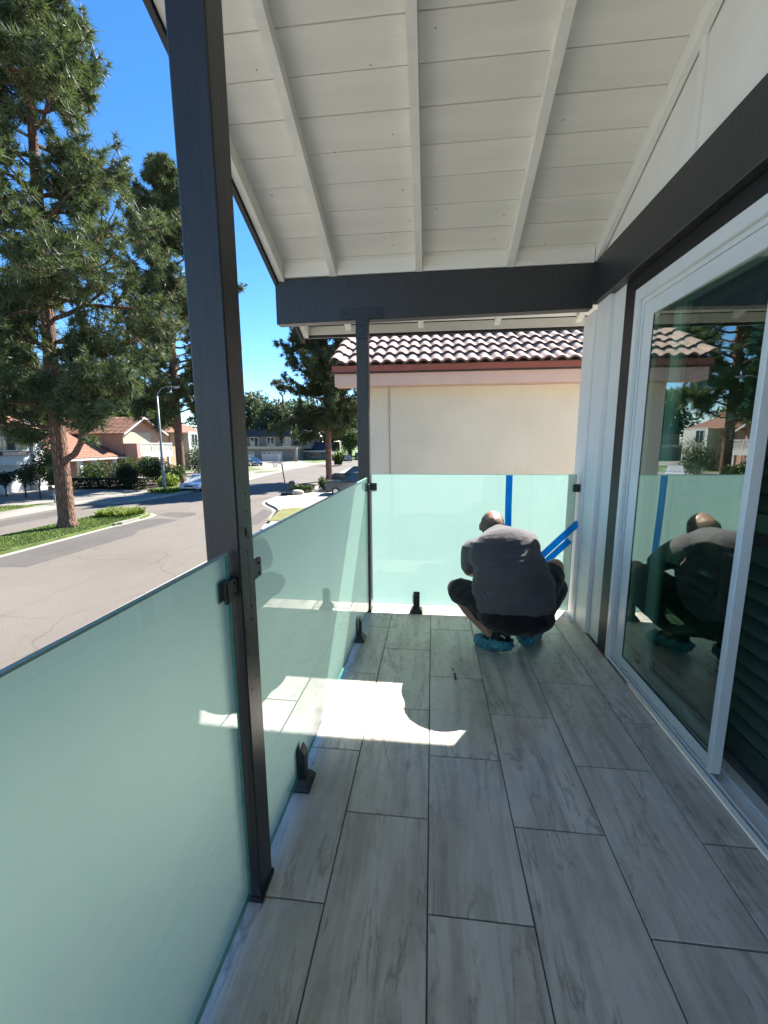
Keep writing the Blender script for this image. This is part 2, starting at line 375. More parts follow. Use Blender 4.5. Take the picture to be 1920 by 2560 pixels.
# spigots ----------------------------------------------------------------
def spigot(label, loc, rz):
    o = thing('glass_spigot', label, 'glass spigot', loc, rz, group='black floor spigots')
    b = MB(); s = .052
    b.add([(-s,-s,0.0005),(s,-s,0.0005),(s,s,0.0005),(-s,s,0.0005),(-s,-s,.012),(s,-s,.012),(s,s,.012),(-s,s,.012),(-.036,-.03,.045),(.036,-.03,.045),(.036,.03,.045),(-.036,.03,.045)],
          [(3,2,1,0),(0,1,5,4),(1,2,6,5),(2,3,7,6),(3,0,4,7),(4,5,9,8),(5,6,10,9),(6,7,11,10),(7,4,8,11),(8,9,10,11)])
    bo = b.build('base_skirt', MT['black_metal'], o); smooth_bevel(bo, .003)
    for sg in (-1, 1):
        x0, x1 = (.0075, .028) if sg > 0 else (-.028, -.0075)
        xi, xo = (x0, x1) if sg > 0 else (x1, x0)
        j = MB().prism([(x0, .03), (x1, .03), (x1, .150) if sg > 0 else (x1, .172), (xi+sg*.004, .178) if sg > 0 else (xi-.004, .178), (x0, .172) if sg > 0 else (x0, .150)], 'y', -.025, .025)
        jo = j.build('jaw', MT['black_metal'], o); smooth_bevel(jo, .003)
    for q in (.085, .125): MB().tube([(.0275, 0, q), (.0295, 0, q)], .006, 6).build('screw', MT['bolt'], o)
    return o
spigot('black floor spigot of the side glass nearest the viewer', (XG(1.5), 1.50, 0), 0)
spigot('black floor spigot of the side glass close to the corner post', (XG(2.8), 2.80, 0), 0)
spigot('black floor spigot of the end glass left of the man', (-.112, 3.35, 0), -math.pi/2)
spigot('black floor spigot of the end glass hidden behind the man', (.74, 3.35, 0), -math.pi/2)

# painter's tape ---------------------------------------------------------
yt = 3.3425
def strip(name, label, pts, w):
    b = MB(); n = len(pts); vs = []
    for i, (x, z, dy) in enumerate(pts):
        a = pts[max(i-1, 0)]; c = pts[min(i+1, n-1)]; d = Vector((c[0]-a[0], c[1]-a[1])).normalized(); p = Vector((-d.y, d.x))*w/2
        for yy in (0, .0008): vs += [(x+p.x, yt-dy-yy, z+p.y), (x-p.x, yt-dy-yy, z-p.y)]
    fs = []
    for i in range(n-1):
        o = i*4; fs += [(o+2, o+3, o+7, o+6), (o, o+4, o+5, o+1), (o, o+2, o+6, o+4), (o+1, o+5, o+7, o+3)]
    b.add(vs, fs); return tag(b.build(name, MT['blue_tape']), label, 'tape', 'blue masking tape')
strip('tape_strip', 'upright blue tape strip running down from the top of the end glass', [(.593, 1.140, 0), (.595, .9, .0), (.603, .6, 0), (.61, .25, 0), (.612, .12, 0)], .050)
strip('tape_strip', 'long slanting blue tape strip stuck to the white wall trim', [(1.122, .780, .012), (1.08, .735, .010), (1.0, .650, .003), (.88, .520, 0), (.78, .415, 0)], .052)
strip('tape_strip', 'shorter slanting blue tape strip with a torn end above the knee', [(1.068, .638, .006), (1.0, .566, .002), (.93, .490, .001), (.84, .392, .001)], .050)
# scraps on the floor
tag(MB().hexa([(.150,2.345,.0005),(.163,2.343,.0005),(.160,2.418,.0005),(.148,2.420,.0005),(.150,2.345,.004),(.163,2.343,.003),(.160,2.418,.004),(.148,2.420,.006)]).build('plastic_scrap', M('dark_scrap', (.04, .037, .034), .6, .3, 60)), 'long dark scrap lying across a tile joint', 'scrap')
tag(MB().hexa([(.141,2.452,.0005),(.150,2.450,.0005),(.149,2.475,.0005),(.143,2.478,.0005),(.141,2.452,.003),(.150,2.450,.004),(.149,2.475,.003),(.143,2.478,.005)]).build('plastic_scrap', bpy.data.materials['dark_scrap']), 'tiny dark scrap just beyond the longer one', 'scrap')

# ================================================================== PORCH ROOF
SL = -.44
roof = thing('porch_roof', 'sloping porch roof with white planks, rafters and dark end beam', 'roof', (0, 3.3, 2.70))
def rz_(y, off=0): return SL*(y-0)+off     # local: y relative to beam line
XA, XB = -1.165, 1.13
rp = random.Random(8)
ya = .585; step = .1605
k = 0
pl_edges = [.585, .46, .335, .165, 0.005]
ys = []
yy = -.038
while yy > -2.6: ys.append(yy); yy -= step
ys = [.62, .46, .30, .14] + ys
for i in range(len(ys)-1):
    y1, y0 = ys[i]-.0026-rp.uniform(-.001, .003), ys[i+1]+.0024
    th = .02; dz = rp.uniform(-.0015, .0015)
    XB = 3.2 if y0 > .21 else 1.13
    pl_ = MB().hexa([(XA, y0, rz_(y0)+dz), (XB, y0, rz_(y0)+dz), (XB, y1, rz_(y1)+dz), (XA, y1, rz_(y1)+dz), (XA, y0, rz_(y0)+th), (XB, y0, rz_(y0)+th), (XB, y1, rz_(y1)+th), (XA, y1, rz_(y1)+th)])
    pl_.build('roof_plank', MT['white_wood'], roof)
nail = MB().tube([(0, 0, -.0008), (0, 0, .002)], .0045, 7).mesh('nail_head', M('rust_nail', (.36, .34, .30), .7, .2, 60))
for i in range(15):
    xx = rp.choice((-.742, -.110, .530))+rp.choice((-1, 1))*rp.uniform(.05, .28); yy_ = rp.uniform(-1.15, .0)
    n_ = link('nail_head', nail, roof, (xx, yy_, rz_(yy_)-.0012)); n_.rotation_euler = (math.atan(SL), 0, 0)
# deck above planks and the rest of the roof
MB().hexa([(-1.19, -3.6, rz_(-3.6)+.024), (9, -3.6, rz_(-3.6)+.024), (9, .64, rz_(.64)+.024), (-1.19, .64, rz_(.64)+.024), (-1.19, -3.6, rz_(-3.6)+.09), (9, -3.6, rz_(-3.6)+.09), (9, .64, rz_(.64)+.09), (-1.19, .64, rz_(.64)+.09)]).build('roof_deck', MT['dark_flat'], roof)
MB().hexa([(-1.19, -7.6, rz_(.4)+.024), (9, -7.6, rz_(.4)+.024), (9, -3.6, rz_(-3.6)+.02), (-1.19, -3.6, rz_(-3.6)+.02), (-1.19, -7.6, rz_(.4)+.09), (9, -7.6, rz_(.4)+.09), (9, -3.6, rz_(-3.6)+.088), (-1.19, -3.6, rz_(-3.6)+.088)]).build('rear_slope', MT['white_wood'], roof)
MB().hexa([(-1.165, -3.55, rz_(-3.55)), (1.13, -3.55, rz_(-3.55)), (1.13, -2.58, rz_(-2.58)), (-1.165, -2.58, rz_(-2.58)), (-1.165, -3.55, rz_(-3.55)+.02), (1.13, -3.55, rz_(-3.55)+.02), (1.13, -2.58, rz_(-2.58)+.02), (-1.165, -2.58, rz_(-2.58)+.02)]).build('upper_boards', MT['white_wood'], roof)
RD = .093
def raft(x, w, y0, y1, mat, name='rafter', d=RD, top=-.001):
    b = MB().hexa([(x-w/2, y0, rz_(y0)-d), (x+w/2, y0, rz_(y0)-d), (x+w/2, y1, rz_(y1)-d), (x-w/2, y1, rz_(y1)-d), (x-w/2, y0, rz_(y0)+top), (x+w/2, y0, rz_(y0)+top), (x+w/2, y1, rz_(y1)+top), (x-w/2, y1, rz_(y1)+top)])
    return b.build(name, mat, roof)
for x in (-.742, -.110, .530): raft(x, .047, -3.4, .555, MT['white_wood'])
raft(1.185, .047, .21, .555, MT['white_wood'])
raft(-1.137, .045, -3.5, .60, MT['white_wood'], 'rake_rafter', .115)
raft(-1.180, .028, -3.5, .64, MT['dark'], 'barge_board', .135, .12)
raft(1.108, .030, -3.5, -.02, MT['white_trim'], 'wall_ledger', .10)
# blocking between rafters above the beam
for x0, x1 in ((-1.112, -.768), (-.716, -.136), (-.084, .504), (.556, 1.09)):
    MB().box(x0, x1, -.012, .030, -.092, .004).build('blocking', MT['white_wood'], roof)
# end beam, slightly out of level like the photograph
def tilt(x): return .0125*(x-.0)
b = MB(); x0, x1 = -1.19, 1.105
b.hexa([(x0, 0, -.400+tilt(x0)), (x1, 0, -.400+tilt(x1)), (x1, .09, -.400+tilt(x1)), (x0, .09, -.400+tilt(x0)), (x0, 0, -.088+tilt(x0)), (x1, 0, -.088+tilt(x1)), (x1, .09, -.088+tilt(x1)), (x0, .09, -.088+tilt(x0))])
bo = b.build('end_beam', MT['dark'], roof); smooth_bevel(bo, .004)
# eave fascia
b = MB(); b.box(-1.195, 9, .645, .668, rz_(.65)-.085, rz_(.65)+.085); b.build('eave_fascia', MT['dark'], roof)
MB().box(-1.16, 3.2, .625, .643, rz_(.63)-.07, rz_(.63)+.0).build('eave_board', MT['white_wood'], roof)

# ================================================================== HOUSE WALL
house = thing('house_wall', 'white board and batten house wall beside the sliding door', 'wall', (1.16, 0, 0))
W = MT['white_siding']
def hp(name, x0, x1, y0, y1, z0, z1, mat, bev=.002): return MB().bbox(x0-1.16, x1-1.16, y0, y1, z0, z1, bev).build(name, mat, house)
hp('siding_panel', 1.160, 1.30, 2.897, 3.07, .001, 2.34, W)
hp('corner_board', 1.132, 1.30, 3.072, 3.285, .001, 2.34, MT['white_trim'])
hp('corner_post', 1.118, 1.30, 3.287, 3.500, -3.0, 2.30, MT['white_trim'])
hp('door_casing', 1.156, 1.30, 2.737, 2.895, .001, 2.332, MT['dark_flat'])
hp('head_recess_shade', 1.156, 1.30, -.9, 2.735, 2.247, 2.332, MT['dark_flat'])  # black board standing for the shaded recess between beam and door frame
hp('header_beam', 1.102, 1.30, -2.2, 3.298, 2.335, 2.618, MT['dark'], .004)
gw = MB().prism([(-2.2, 2.62), (3.28, 2.62), (3.28, 2.70+.012), (-.2, 2.70-SL*3.5-.01), (-2.2, 3.5)], 'x', 1.131-1.16, 1.26-1.16)
gw.build('gable_panel', W, house)
for yb in (2.235, 1.0): MB().box(1.118-1.16, 1.1305-1.16, yb-.02, yb+.02, 2.622, 2.70+SL*(yb+.02-3.3)-.004).build('batten', MT['white_trim'], house)
MB().box(1.16-1.16, 1.30-1.16, -3.0, -.9, -3.0, 2.335).build('near_wall', W, house)
MB().box(1.302-1.16, 1.46-1.16, 2.74, 3.5, -3.0, 4.3).box(1.46-1.16, 9-1.16, 3.34, 3.5, -3.0, 2.6).box(1.16-1.16, 1.30-1.16, -3.0, 3.50, -3.0, -.34).box(1.302-1.16, 1.46-1.16, -3, 2.74, 2.34, 4.3).build('end_wall', W, house)

# ================================================================== SLIDING DOOR
door = thing('sliding_door', 'white framed sliding glass door reflecting the crouching man', 'door', (1.145, 1.7, 0))
V = MT['vinyl']
def dp(name, x0, x1, y0, y1, z0, z1, mat=V, par=None, bev=.003): return MB().bbox(x0-1.145, x1-1.145, y0-1.7, y1-1.7, z0, z1, bev).build(name, mat, par or door)
jamb = dp('jamb', 1.143, 1.165, 2.690, 2.735, .001, 2.244)
dp('jamb_inner', 1.1655, 1.30, 2.672, 2.733, .001, 2.2)
dp('jamb_stop', 1.185, 1.192, 2.655, 2.671, .03, 2.18)
dp('head_frame', 1.143, 1.165, -.9, 2.689, 2.178, 2.244)
dp('head_track', 1.1655, 1.30, -.9, 2.671, 2.155, 2.20)
dp('head_lip', 1.172, 1.186, -.9, 2.671, 2.125, 2.154)
# threshold : sill, lips and rails with dark gutters between them
sill = dp('sill', 1.149, 1.30, -.9, 2.671, .0005, .012)
dp('sill_lip', 1.143, 1.1510, -.9, 2.689, .0125, .030, V, None, .002)
dp('track_gutter', 1.1515, 1.1600, -.9, 2.671, .0125, .0145, MT['dark_flat'])
dp('rail', 1.1605, 1.1720, -.9, 2.671, .0125, .033, V, None, .002)
dp('track_gutter', 1.1725, 1.1815, -.9, 2.671, .0125, .0150, MT['dark_flat'])
dp('rail', 1.2300, 1.2420, -.9, 2.671, .0125, .030, V, None, .002)
# fixed far leaf, outer track
dp('stile', 1.166, 1.205, 2.555, 2.654, .036, 2.152)
dp('stile', 1.157, 1.200, 1.688, 1.718, .036, 2.152)
dp('top_rail', 1.166, 1.205, 1.719, 2.554, 2.070, 2.150)
dp('bottom_rail', 1.166, 1.205, 1.719, 2.554, .038, .095)
dp('glazing_bead', 1.168, 1.178, 2.547, 2.554, .096, 2.069, MT['dark_flat'])
dp('glazing_bead', 1.168, 1.178, 1.719, 2.546, .096, .102, MT['dark_flat'])
b = MB(); b.box(-.002, .002, -.425, .425, .090, 2.075); fp = b.build('far_pane', MT['door_glass'], door, False, (1.180-1.145, 2.136-1.7, 0)); fp.rotation_euler = (0, 0, R(1.0))
# sliding leaf pushed open, standing behind the fixed one on the inner track
dp('stile', 1.246, 1.285, 2.425, 2.500, .032, 2.152)
dp('stile', 1.246, 1.285, 1.812, 1.842, .032, 2.152)
dp('top_rail', 1.246, 1.285, 1.843, 2.424, 2.085, 2.150)
dp('bottom_rail', 1.246, 1.285, 1.843, 2.424, .034, .085)
b = MB(); b.box(1.264-1.145, 1.268-1.145, 1.84-1.7, 2.43-1.7, .084, 2.087); b.build('inner_pane', MT['clear_pane'], door)
dp('stile', 1.190, 1.229, -.30, -.24, .036, 2.152)

# shutters inside and the dark room
def shutter(label, y0, y1):
    o = thing('louvre_shutter', label, 'shutter', (1.36, (y0+y1)/2, 0), group='louvred shutters behind the door'); h = (y1-y0)/2
    for q in (-1, 1): MB().bbox(-.015, .015, q*(h-.025)-.025, q*(h-.025)+.025, .02, 2.16, .003).build('stile', MT['shutter'], o)
    for z0, z1 in ((.021, .13), (1.02, 1.10), (2.05, 2.159)): MB().bbox(-.013, .013, -h+.051, h-.051, z0, z1, .003).build('rail', MT['shutter'], o)
    me = MB().hexa([(-.035, -h+.053, -.024), (-.029, -h+.053, -.030), (-.029, h-.053, -.030), (-.035, h-.053, -.024), (.029, -h+.053, .030), (.035, -h+.053, .024), (.035, h-.053, .024), (.029, h-.053, .030)]).mesh('louvre', MT['shutter'])
    z = .185
    while z < 2.02:
        if not .98 < z < 1.14: link('louvre', me, o, (0, 0, z))
        z += .074
    return o
shutter('far louvred shutter panel behind the door glass', 2.02, 2.52)
shutter('middle louvred shutter panel behind the door glass', 1.50, 2.00)
shutter('near louvred shutter panel behind the darkest pane', .98, 1.48)
room = MB()
room.add([(1.47,-2.9,-.01),(5.6,-2.9,-.01),(5.6,3.33,-.01),(1.47,3.33,-.01),(1.47,-2.9,2.6),(5.6,-2.9,2.6),(5.6,3.33,2.6),(1.47,3.33,2.6)], [(0,1,2,3),(7,6,5,4),(4,5,1,0),(5,6,2,1),(6,7,3,2)])
room.box(1.305, 1.468, -2.9, 2.738, -.03, -.012)
struct(room.build('room_wall', MT['room']))
struct(MB().box(1.302, 5.6, -2.95, -2.905, -.3, 4.3).box(1.302, 5.7, -2.9, 3.335, 2.61, 2.66).build('room_ceiling', MT['room']))
# ================================================================== CROUCHING MAN
def remeshed(mb, name, mat, parent, vox, smooth_it=6, disp=None, sub=0):
    me = mb.mesh(name+'_raw', mat); o = bpy.data.objects.new(name+'_raw', me); col.objects.link(o)
    r = o.modifiers.new('r', 'REMESH'); r.mode = 'VOXEL'; r.voxel_size = vox; r.use_smooth_shade = True
    s = o.modifiers.new('s', 'SMOOTH'); s.factor = .5; s.iterations = smooth_it
    dg = bpy.context.evaluated_depsgraph_get(); dg.update()
    me2 = bpy.data.meshes.new_from_object(o.evaluated_get(dg))
    bpy.data.objects.remove(o); bpy.data.meshes.remove(me)
    if disp:
        n = len(me2.vertices); co = np.empty(n*3, np.float32); me2.vertices.foreach_get('co', co); co = co.reshape(-1, 3)
        no = np.empty(n*3, np.float32); me2.vertices.foreach_get('normal', no); no = no.reshape(-1, 3)
        co += no*disp(co)[:, None]; me2.vertices.foreach_set('co', co.astype(np.float32).ravel()); me2.update()
    me2.materials.clear(); me2.materials.append(mat); me2.name = name
    me2.polygons.foreach_set('use_smooth', [True]*len(me2.polygons))
    return link(name, me2, parent)
def skin_mat():
    m, nt, b = new_mat('skin'); v = coords(nt, 'Object')
    nt.links.new(ramp(nt, noise(nt, v, 18, 5), [(.3, (.30, .15, .10)), (.7, (.42, .235, .165))]), b.inputs['Base Color'])
    b.inputs['Roughness'].default_value = .5; b.inputs['Subsurface Weight'].default_value = .1; b.inputs['Subsurface Radius'].default_value = (.01, .004, .002)
    bump(nt, b, noise(nt, v, 220, 3), .2, .001); return m
MT['skin'] = skin_mat()
def cloth(name, c, hi, sc=420):
    m, nt, b = new_mat(name); v = coords(nt, 'Object')
    nt.links.new(ramp(nt, noise(nt, v, 9, 6, .7), [(.3, c), (.75, hi)]), b.inputs['Base Color'])
    b.inputs['Roughness'].default_value = .9; b.inputs['Specular IOR Level'].default_value = .2
    b.inputs['Sheen Weight'].default_value = .15
    bump(nt, b, mixc(nt, .12, noise(nt, coords(nt, 'Object', (1, 1, 2.6), 0, (0, R(18), 0)), 13, 4, .5, .8), noise(nt, v, sc, 3)), .55, .012); return m
MT['shirt'] = cloth('grey_jersey', (.082, .078, .084), (.112, .106, .114))
MT['shorts'] = cloth('black_shorts', (.008, .008, .009), (.014, .014, .015))
MT['shoe'] = cloth('black_shoe', (.010, .010, .012), (.02, .02, .022))
def cover_mat():
    m, nt, b = new_mat('shoe_cover'); v = coords(nt, 'Object')
    nt.links.new(ramp(nt, noise(nt, v, 26, 5), [(.3, (.02, .15, .20)), (.7, (.07, .31, .37))]), b.inputs['Base Color'])
    b.inputs['Roughness'].default_value = .45; bump(nt, b, noise(nt, v, 60, 5, .7, 1.5), .8, .006); return m
MT['cover'] = cover_mat()
MT['hair'] = M('short_hair', (.15, .092, .066), .8, .4, 120, .5, 500, .002)
MT['logo'] = M('logo_print', (.55, .62, .22), .6, .1, 30)

man = thing('person', 'man in grey shirt and black shorts crouching in blue shoe covers', 'person', (.55, 2.80, 0))
ox, oy = .55, 2.80
def L(x, y, z): return (x-ox, y-oy, z)
body = MB()
# pelvis, torso core, neck, head
body.ell(L(.57, 2.79, .27), (.17, .13, .12)); body.cap(L(.565, 2.80, .30), .14, L(.54, 2.88, .52), .14); body.cap(L(.54, 2.88, .52), .14, L(.495, 2.99, .68), .13)
body.cap(L(.34, 2.99, .66), .062, L(.65, 2.99, .675), .062)
body.cap(L(.475, 3.02, .72), .062, L(.452, 3.085, .765), .060)
body.ell(L(.447, 3.125, .797), (.082, .102, .098), Matrix.Rotation(R(-38), 3, 'X'))
body.ell(L(.442, 3.185, .752), (.058, .055, .075), Matrix.Rotation(R(-30), 3, 'X'))     # face, looking down
body.cap(L(.440, 3.225, .765), .012, L(.438, 3.246, .738), .017)                            # nose
for sx in (-1, 1):
    body.ell(L(.445+sx*.083, 3.125, .775), (.012, .022, .032), Matrix.Rotation(R(-25), 3, 'X'))  # ears
    body.ell(L(.440+sx*.032, 3.222, .782), (.014, .008, .009))
body.ell(L(.438, 3.218, .712), (.024, .010, .008))
# arms
A = {'l': ((.298, 2.985, .625), (.285, 3.085, .455), (.445, 3.225, .345)), 'r': ((.680, 2.985, .670), (.745, 3.13, .50), (.66, 3.255, .33))}
for s, (sh, el, wr) in A.items():
    body.cap(L(*sh), .068, L(*el), .046); body.cap(L(*el), .046, L(*wr), .029)
    sg = 1 if s == 'l' else -1
    d = (Vector(wr)-Vector(el)).normalized(); side = d.cross(Vector((0, 0, 1))).normalized()*sg
    w = Vector(wr); palm = w+d*.055
    body.cap(L(*w), .026, L(*palm), .034)
    for q in (-1.5, -.5, .5, 1.5):
        base = palm+d*.022+side*q*.0195; ln = (.038, .044, .046, .036)[int(q+1.5)]
        mid = base+d*ln+Vector((0, 0, -.010)); tip = mid+d*ln*.55+Vector((0, 0, -.028))
        body.cap(L(*base), .0095, L(*mid), .0088, 8); body.cap(L(*mid), .0088, L(*tip), .0075, 8)
    tb = w+d*.03+side*(-.030); tm = tb+d*.03+side*(-.022)+Vector((0, 0, -.008)); tt = tm+d*.03+Vector((0, 0, -.014))
    body.cap(L(*tb), .013, L(*tm), .0105, 8); body.cap(L(*tm), .0105, L(*tt), .009, 8)
# legs: thigh, knee, shin, calf
LG = {'l': ((.475, 2.79, .265), (.185, 3.035, .325), (.425, 2.735, .105)), 'r': ((.675, 2.80, .275), (.885, 3.045, .500), (.700, 2.865, .105))}
for s, (hp_, kn, an) in LG.items():
    body.cap(L(*hp_), .095, L(*kn), .062); body.ell(L(*kn), (.062, .064, .066))
    k, a = Vector(kn), Vector(an); c = k.lerp(a, .38)+Vector((0, -.018, -.012))
    body.cap(L(*k), .056, L(*c), .057); body.cap(L(*c), .057, L(*a), .036)
bd = remeshed(body, 'body', MT['skin'], man, .0065, 4)
# hair: cropped cap around back and sides, thin on top
hair = MB(); hair.ell(L(.447, 3.122, .793), (.0845, .1045, .1), Matrix.Rotation(R(-38), 3, 'X'), 72, 48)
hv = [Vector(v) for v in hair.v]
keep = [i for i, f in enumerate(hair.f) if (lambda c: (c.z < .842+.012*math.sin(c.x*60) and (c.y+oy) < 3.165 and c.z > .735))(sum((hv[k] for k in f), Vector())/len(f))]
hair.f = [hair.f[i] for i in keep]; hair.m = [0]*len(keep)
hr = hair.build('hair', MT['hair'], man, True)

# shirt
sh = MB()
sh.ell(L(.572, 2.795, .33), (.268, .175, .16)); sh.ell(L(.715, 2.845, .41), (.125, .14, .16)); sh.ell(L(.405, 2.86, .40), (.12, .14, .15)); sh.ell(L(.548, 2.850, .50), (.258, .212, .235)); sh.ell(L(.505, 2.920, .635), (.250, .205, .178), Matrix.Rotation(R(-10), 3, 'X') @ Matrix.Rotation(R(-9), 3, 'Y'))
sh.cap(L(.322, 2.970, .645), .080, L(.665, 2.970, .700), .084)
sh.ell(L(.495, 2.985, .715), (.15, .11, .10)); sh.cap(L(.475, 3.01, .73), .082, L(.468, 3.04, .752), .071)
for s, (a, e, w) in A.items():
    a, e = Vector(a), Vector(e); m_ = a.lerp(e, .78)
    sh.cap(L(*a), .086, L(*m_), .070)
rs = np.random.RandomState(3)
WV = [(rs.randn(3)*np.array([9, 9, 16]), rs.rand()*6.28, rs.rand()) for _ in range(14)]
def folds(co):
    x, y, z = co[:, 0], co[:, 1], co[:, 2]
    d = np.zeros(len(co))
    for kv, ph, am in WV: d += .0011*am*np.sin(co@kv*1.3+ph)
    # diagonal drag lines over the back and puckers near the hem
    t = z*1.0-x*.22
    w = np.exp(-((x+.10)/.15)**2)*np.exp(-((z-.665)/.07)**2)
    d += .0042*w*np.sin(t*210+2.5*np.sin(x*9))
    w2 = np.exp(-((x+.22)/.07)**2)*np.exp(-((z-.33)/.14)**2); d += .006*w2*np.sin((z*.9+x*.9)*150)
    w3 = np.exp(-((x-.25)/.07)**2)*np.exp(-((z-.38)/.14)**2); d += .005*w3*np.sin((z*.9-x*.8)*110)
    w4 = np.exp(-((z-.235)/.05)**2); d += .004*w4*np.sin(x*70+z*40)
    return d
def crop_cut(o, fn):
    me = o.data; bm = bmesh.new(); bm.from_mesh(me)
    dele = [f for f in bm.faces if fn(f.calc_center_median())]
    bmesh.ops.delete(bm, geom=dele, context='FACES'); bm.to_mesh(me); bm.free(); me.update()
so = remeshed(sh, 'shirt', MT['shirt'], man, .0065, 34, folds)
# open neck and sleeve ends, free hem
def shirt_cut(c):
    if (Vector((c.x, c.y, c.z))-Vector(L(.462, 3.075, .775))).length < .068: return True
    for s, (a, e, w) in A.items():
        a, e = Vector(L(*a)), Vector(L(*e)); d = (e-a); t = (Vector(c)-a).dot(d)/d.length_squared
        if t > .86 and (Vector(c)-a-d*t).length < .10 and c.y > .12: return True
    return False
crop_cut(so, shirt_cut)
bmh = bmesh.new(); bmh.from_mesh(so.data)
bmesh.ops.bisect_plane(bmh, geom=bmh.verts[:]+bmh.edges[:]+bmh.faces[:], plane_co=(0, -.17, .222), plane_no=(-.10, -.50, 1), clear_inner=True)
bmh.to_mesh(so.data); bmh.free()
md = so.modifiers.new('t', 'SOLIDIFY'); md.thickness = .003; md.offset = -1
# shorts
st = MB()
st.ell(L(.575, 2.755, .235), (.255, .155, .115)); st.ell(L(.575, 2.80, .30), (.235, .16, .10))
for s, (h, k, a) in LG.items():
    h, k = Vector(h), Vector(k); e = h.lerp(k, .86 if s == 'l' else .80)
    st.cap(L(*h), .128, L(*e), .098)
    a_ = Vector(a); st.cap(L(*(h+Vector((0, -.02, -.03)))), .10, L(*h.lerp(k, .6)+Vector((0, -.03, -.05))), .085) if False else None
st.ell(L(.70, 2.87, .25), (.15, .13, .13)); st.cap(L(.76, 2.88, .25), .10, L(.885, 3.0, .36), .085)
st.ell(L(.42, 2.85, .24), (.14, .12, .11))
def sfold(co): return .0016*np.sin(co@np.array([40, 55, 30]))+.0014*np.sin(co@np.array([-70, 30, 50])+1)
sr = remeshed(st, 'shorts', MT['shorts'], man, .008, 6, sfold)
# lean the upper body back over the heels: everything but shins and knees shifts towards the hips
S_ = .945
def segd(P, a, b):
    a, b = np.array(a, float), np.array(b, float); d = b-a; t = np.clip(((P-a)@d)/(d@d), 0, 1); return np.linalg.norm(P-a-t[:, None]*d, axis=1), t
def lean_back(o, full):
    me = o.data; n = len(me.vertices); co = np.empty(n*3, np.float32); me.vertices.foreach_get('co', co); P = co.reshape(-1, 3).astype(float)+np.array([ox, oy, 0])
    w = np.ones(n)
    if not full:
        best = np.full(n, 1e9)
        for a, b_, r_ in (((.57, 2.79, .27), (.54, 2.88, .52), .14), ((.54, 2.88, .52), (.49, 3.0, .70), .14), ((.475, 3.02, .72), (.447, 3.16, .78), .09), *[(q[0], q[1], .06) for q in A.values()], *[(q[1], q[2], .04) for q in A.values()], *[(q[2], tuple(np.array(q[2])+(np.array(q[2])-np.array(q[1]))*.7), .03) for q in A.values()]):
            d, t = segd(P, a, b_); d = d-r_; m_ = d < best; best[m_] = d[m_]; w[m_] = 1
        for h_, k_, a_ in LG.values():
            d, t = segd(P, h_, k_); d = d-.085; m_ = d < best; best[m_] = d[m_]; w[m_] = (1-t)[m_]
            d, t = segd(P, k_, a_); d = d-.05; m_ = d < best; best[m_] = d[m_]; w[m_] = 0
    w = w*np.clip(1-(P[:, 1]-2.90)/.20, .12, 1)
    s = 1-(1-S_)*w[:, None]; C_ = np.array([0, 0, 1.4]); P = C_+s*(P-C_)
    me.vertices.foreach_set('co', (P-np.array([ox, oy, 0])).astype(np.float32).ravel()); me.update()
for o_, f_ in ((bd, False), (hr, True), (so, True), (sr, False)): lean_back(o_, f_)
# feet
def foot(heel, toe, lift, nm):
    h, t = Vector(heel), Vector(toe); d = (t-h); ln = d.length; d.normalize(); s = d.cross(Vector((0, 0, 1)))
    shoe = MB(); shoe.cap(L(*(h+d*.04+Vector((0, 0, .06+lift)))), .047, L(*(h+d*.05+Vector((0, 0, .125+lift)))), .048)
    shoe.cap(L(*(h+d*.05+Vector((0, 0, .10+lift)))), .046, L(*(h+d*.16+Vector((0, 0, .065)))), .042)
    so_ = remeshed(shoe, 'shoe', MT['shoe'], man, .006, 4)
    cv = MB(); cv.cap(L(*(h+d*.035+Vector((0, 0, .052+lift)))), .056, L(*(h+d*.13+Vector((0, 0, .052+lift*.3)))), .052)
    cv.cap(L(*(h+d*.13+Vector((0, 0, .050)))), .054, L(*(t-d*.045+Vector((0, 0, .042)))), .046)
    cv.ell(L(*(h+d*.03+Vector((0, 0, .055+lift)))), (.062, .062, .045))
    def cf(co):
        q = .004*np.sin(co@np.array([90, 60, 140])+np.sin(co[:, 2]*60))+.0035*np.sin(co@np.array([-120, 110, 60]))+.002*np.sin(co@np.array([200, -160, 90]))
        return q
    c = remeshed(cv, 'shoe_cover', MT['cover'], man, .006, 3, cf)
    def cut(p):
        q = Vector(p)-Vector(L(*h)); along = q.dot(d)
        return p.z > .090+lift*.8-max(0, along-.12)*.12 and along < .15
    crop_cut(c, cut)
    me = c.data
    for v in me.vertices: v.co.z = max(v.co.z, .0015)
    return so_, d, s, h
_, d, s, h = foot((.515, 2.665, 0), (.315, 2.835, 0), .028, 'l')
foot((.640, 2.790, 0), (.790, 3.000, 0), .004, 'r')
# maker's mark printed on the heel of the left shoe: two interlocking arcs
lg = MB(); ctr = Vector(L(*(h+d*.03+Vector((0, 0, .150)))))
nrm = Vector((-.35, -1, 0)).normalized(); hx_ = Vector((0, 0, 1)).cross(nrm).normalized(); ctr = ctr+nrm*.050+hx_*-.004
tl = Matrix.Rotation(R(-25), 3, nrm)
for sg in (-1, 1):
    pts = []
    for k in range(9):
        a = -1.35+2.7*k/8; u, v_ = .016*math.sin(a), sg*(.0135*math.cos(a)-.0105)
        pts.append((u, v_, .0038 if k in (0, 8) else .0026))
    vs = []
    for u, v_, w in pts:
        for e in (-w, w): vs.append(ctr+tl @ (hx_*u+Vector((0, 0, 1))*(v_*-1+e)))
    lg.add(vs, [(2*i, 2*i+1, 2*i+3, 2*i+2) for i in range(8)])
lo = lg.build('shoe_logo', MT['logo'], man); md = lo.modifiers.new('t', 'SOLIDIFY'); md.thickness = .002
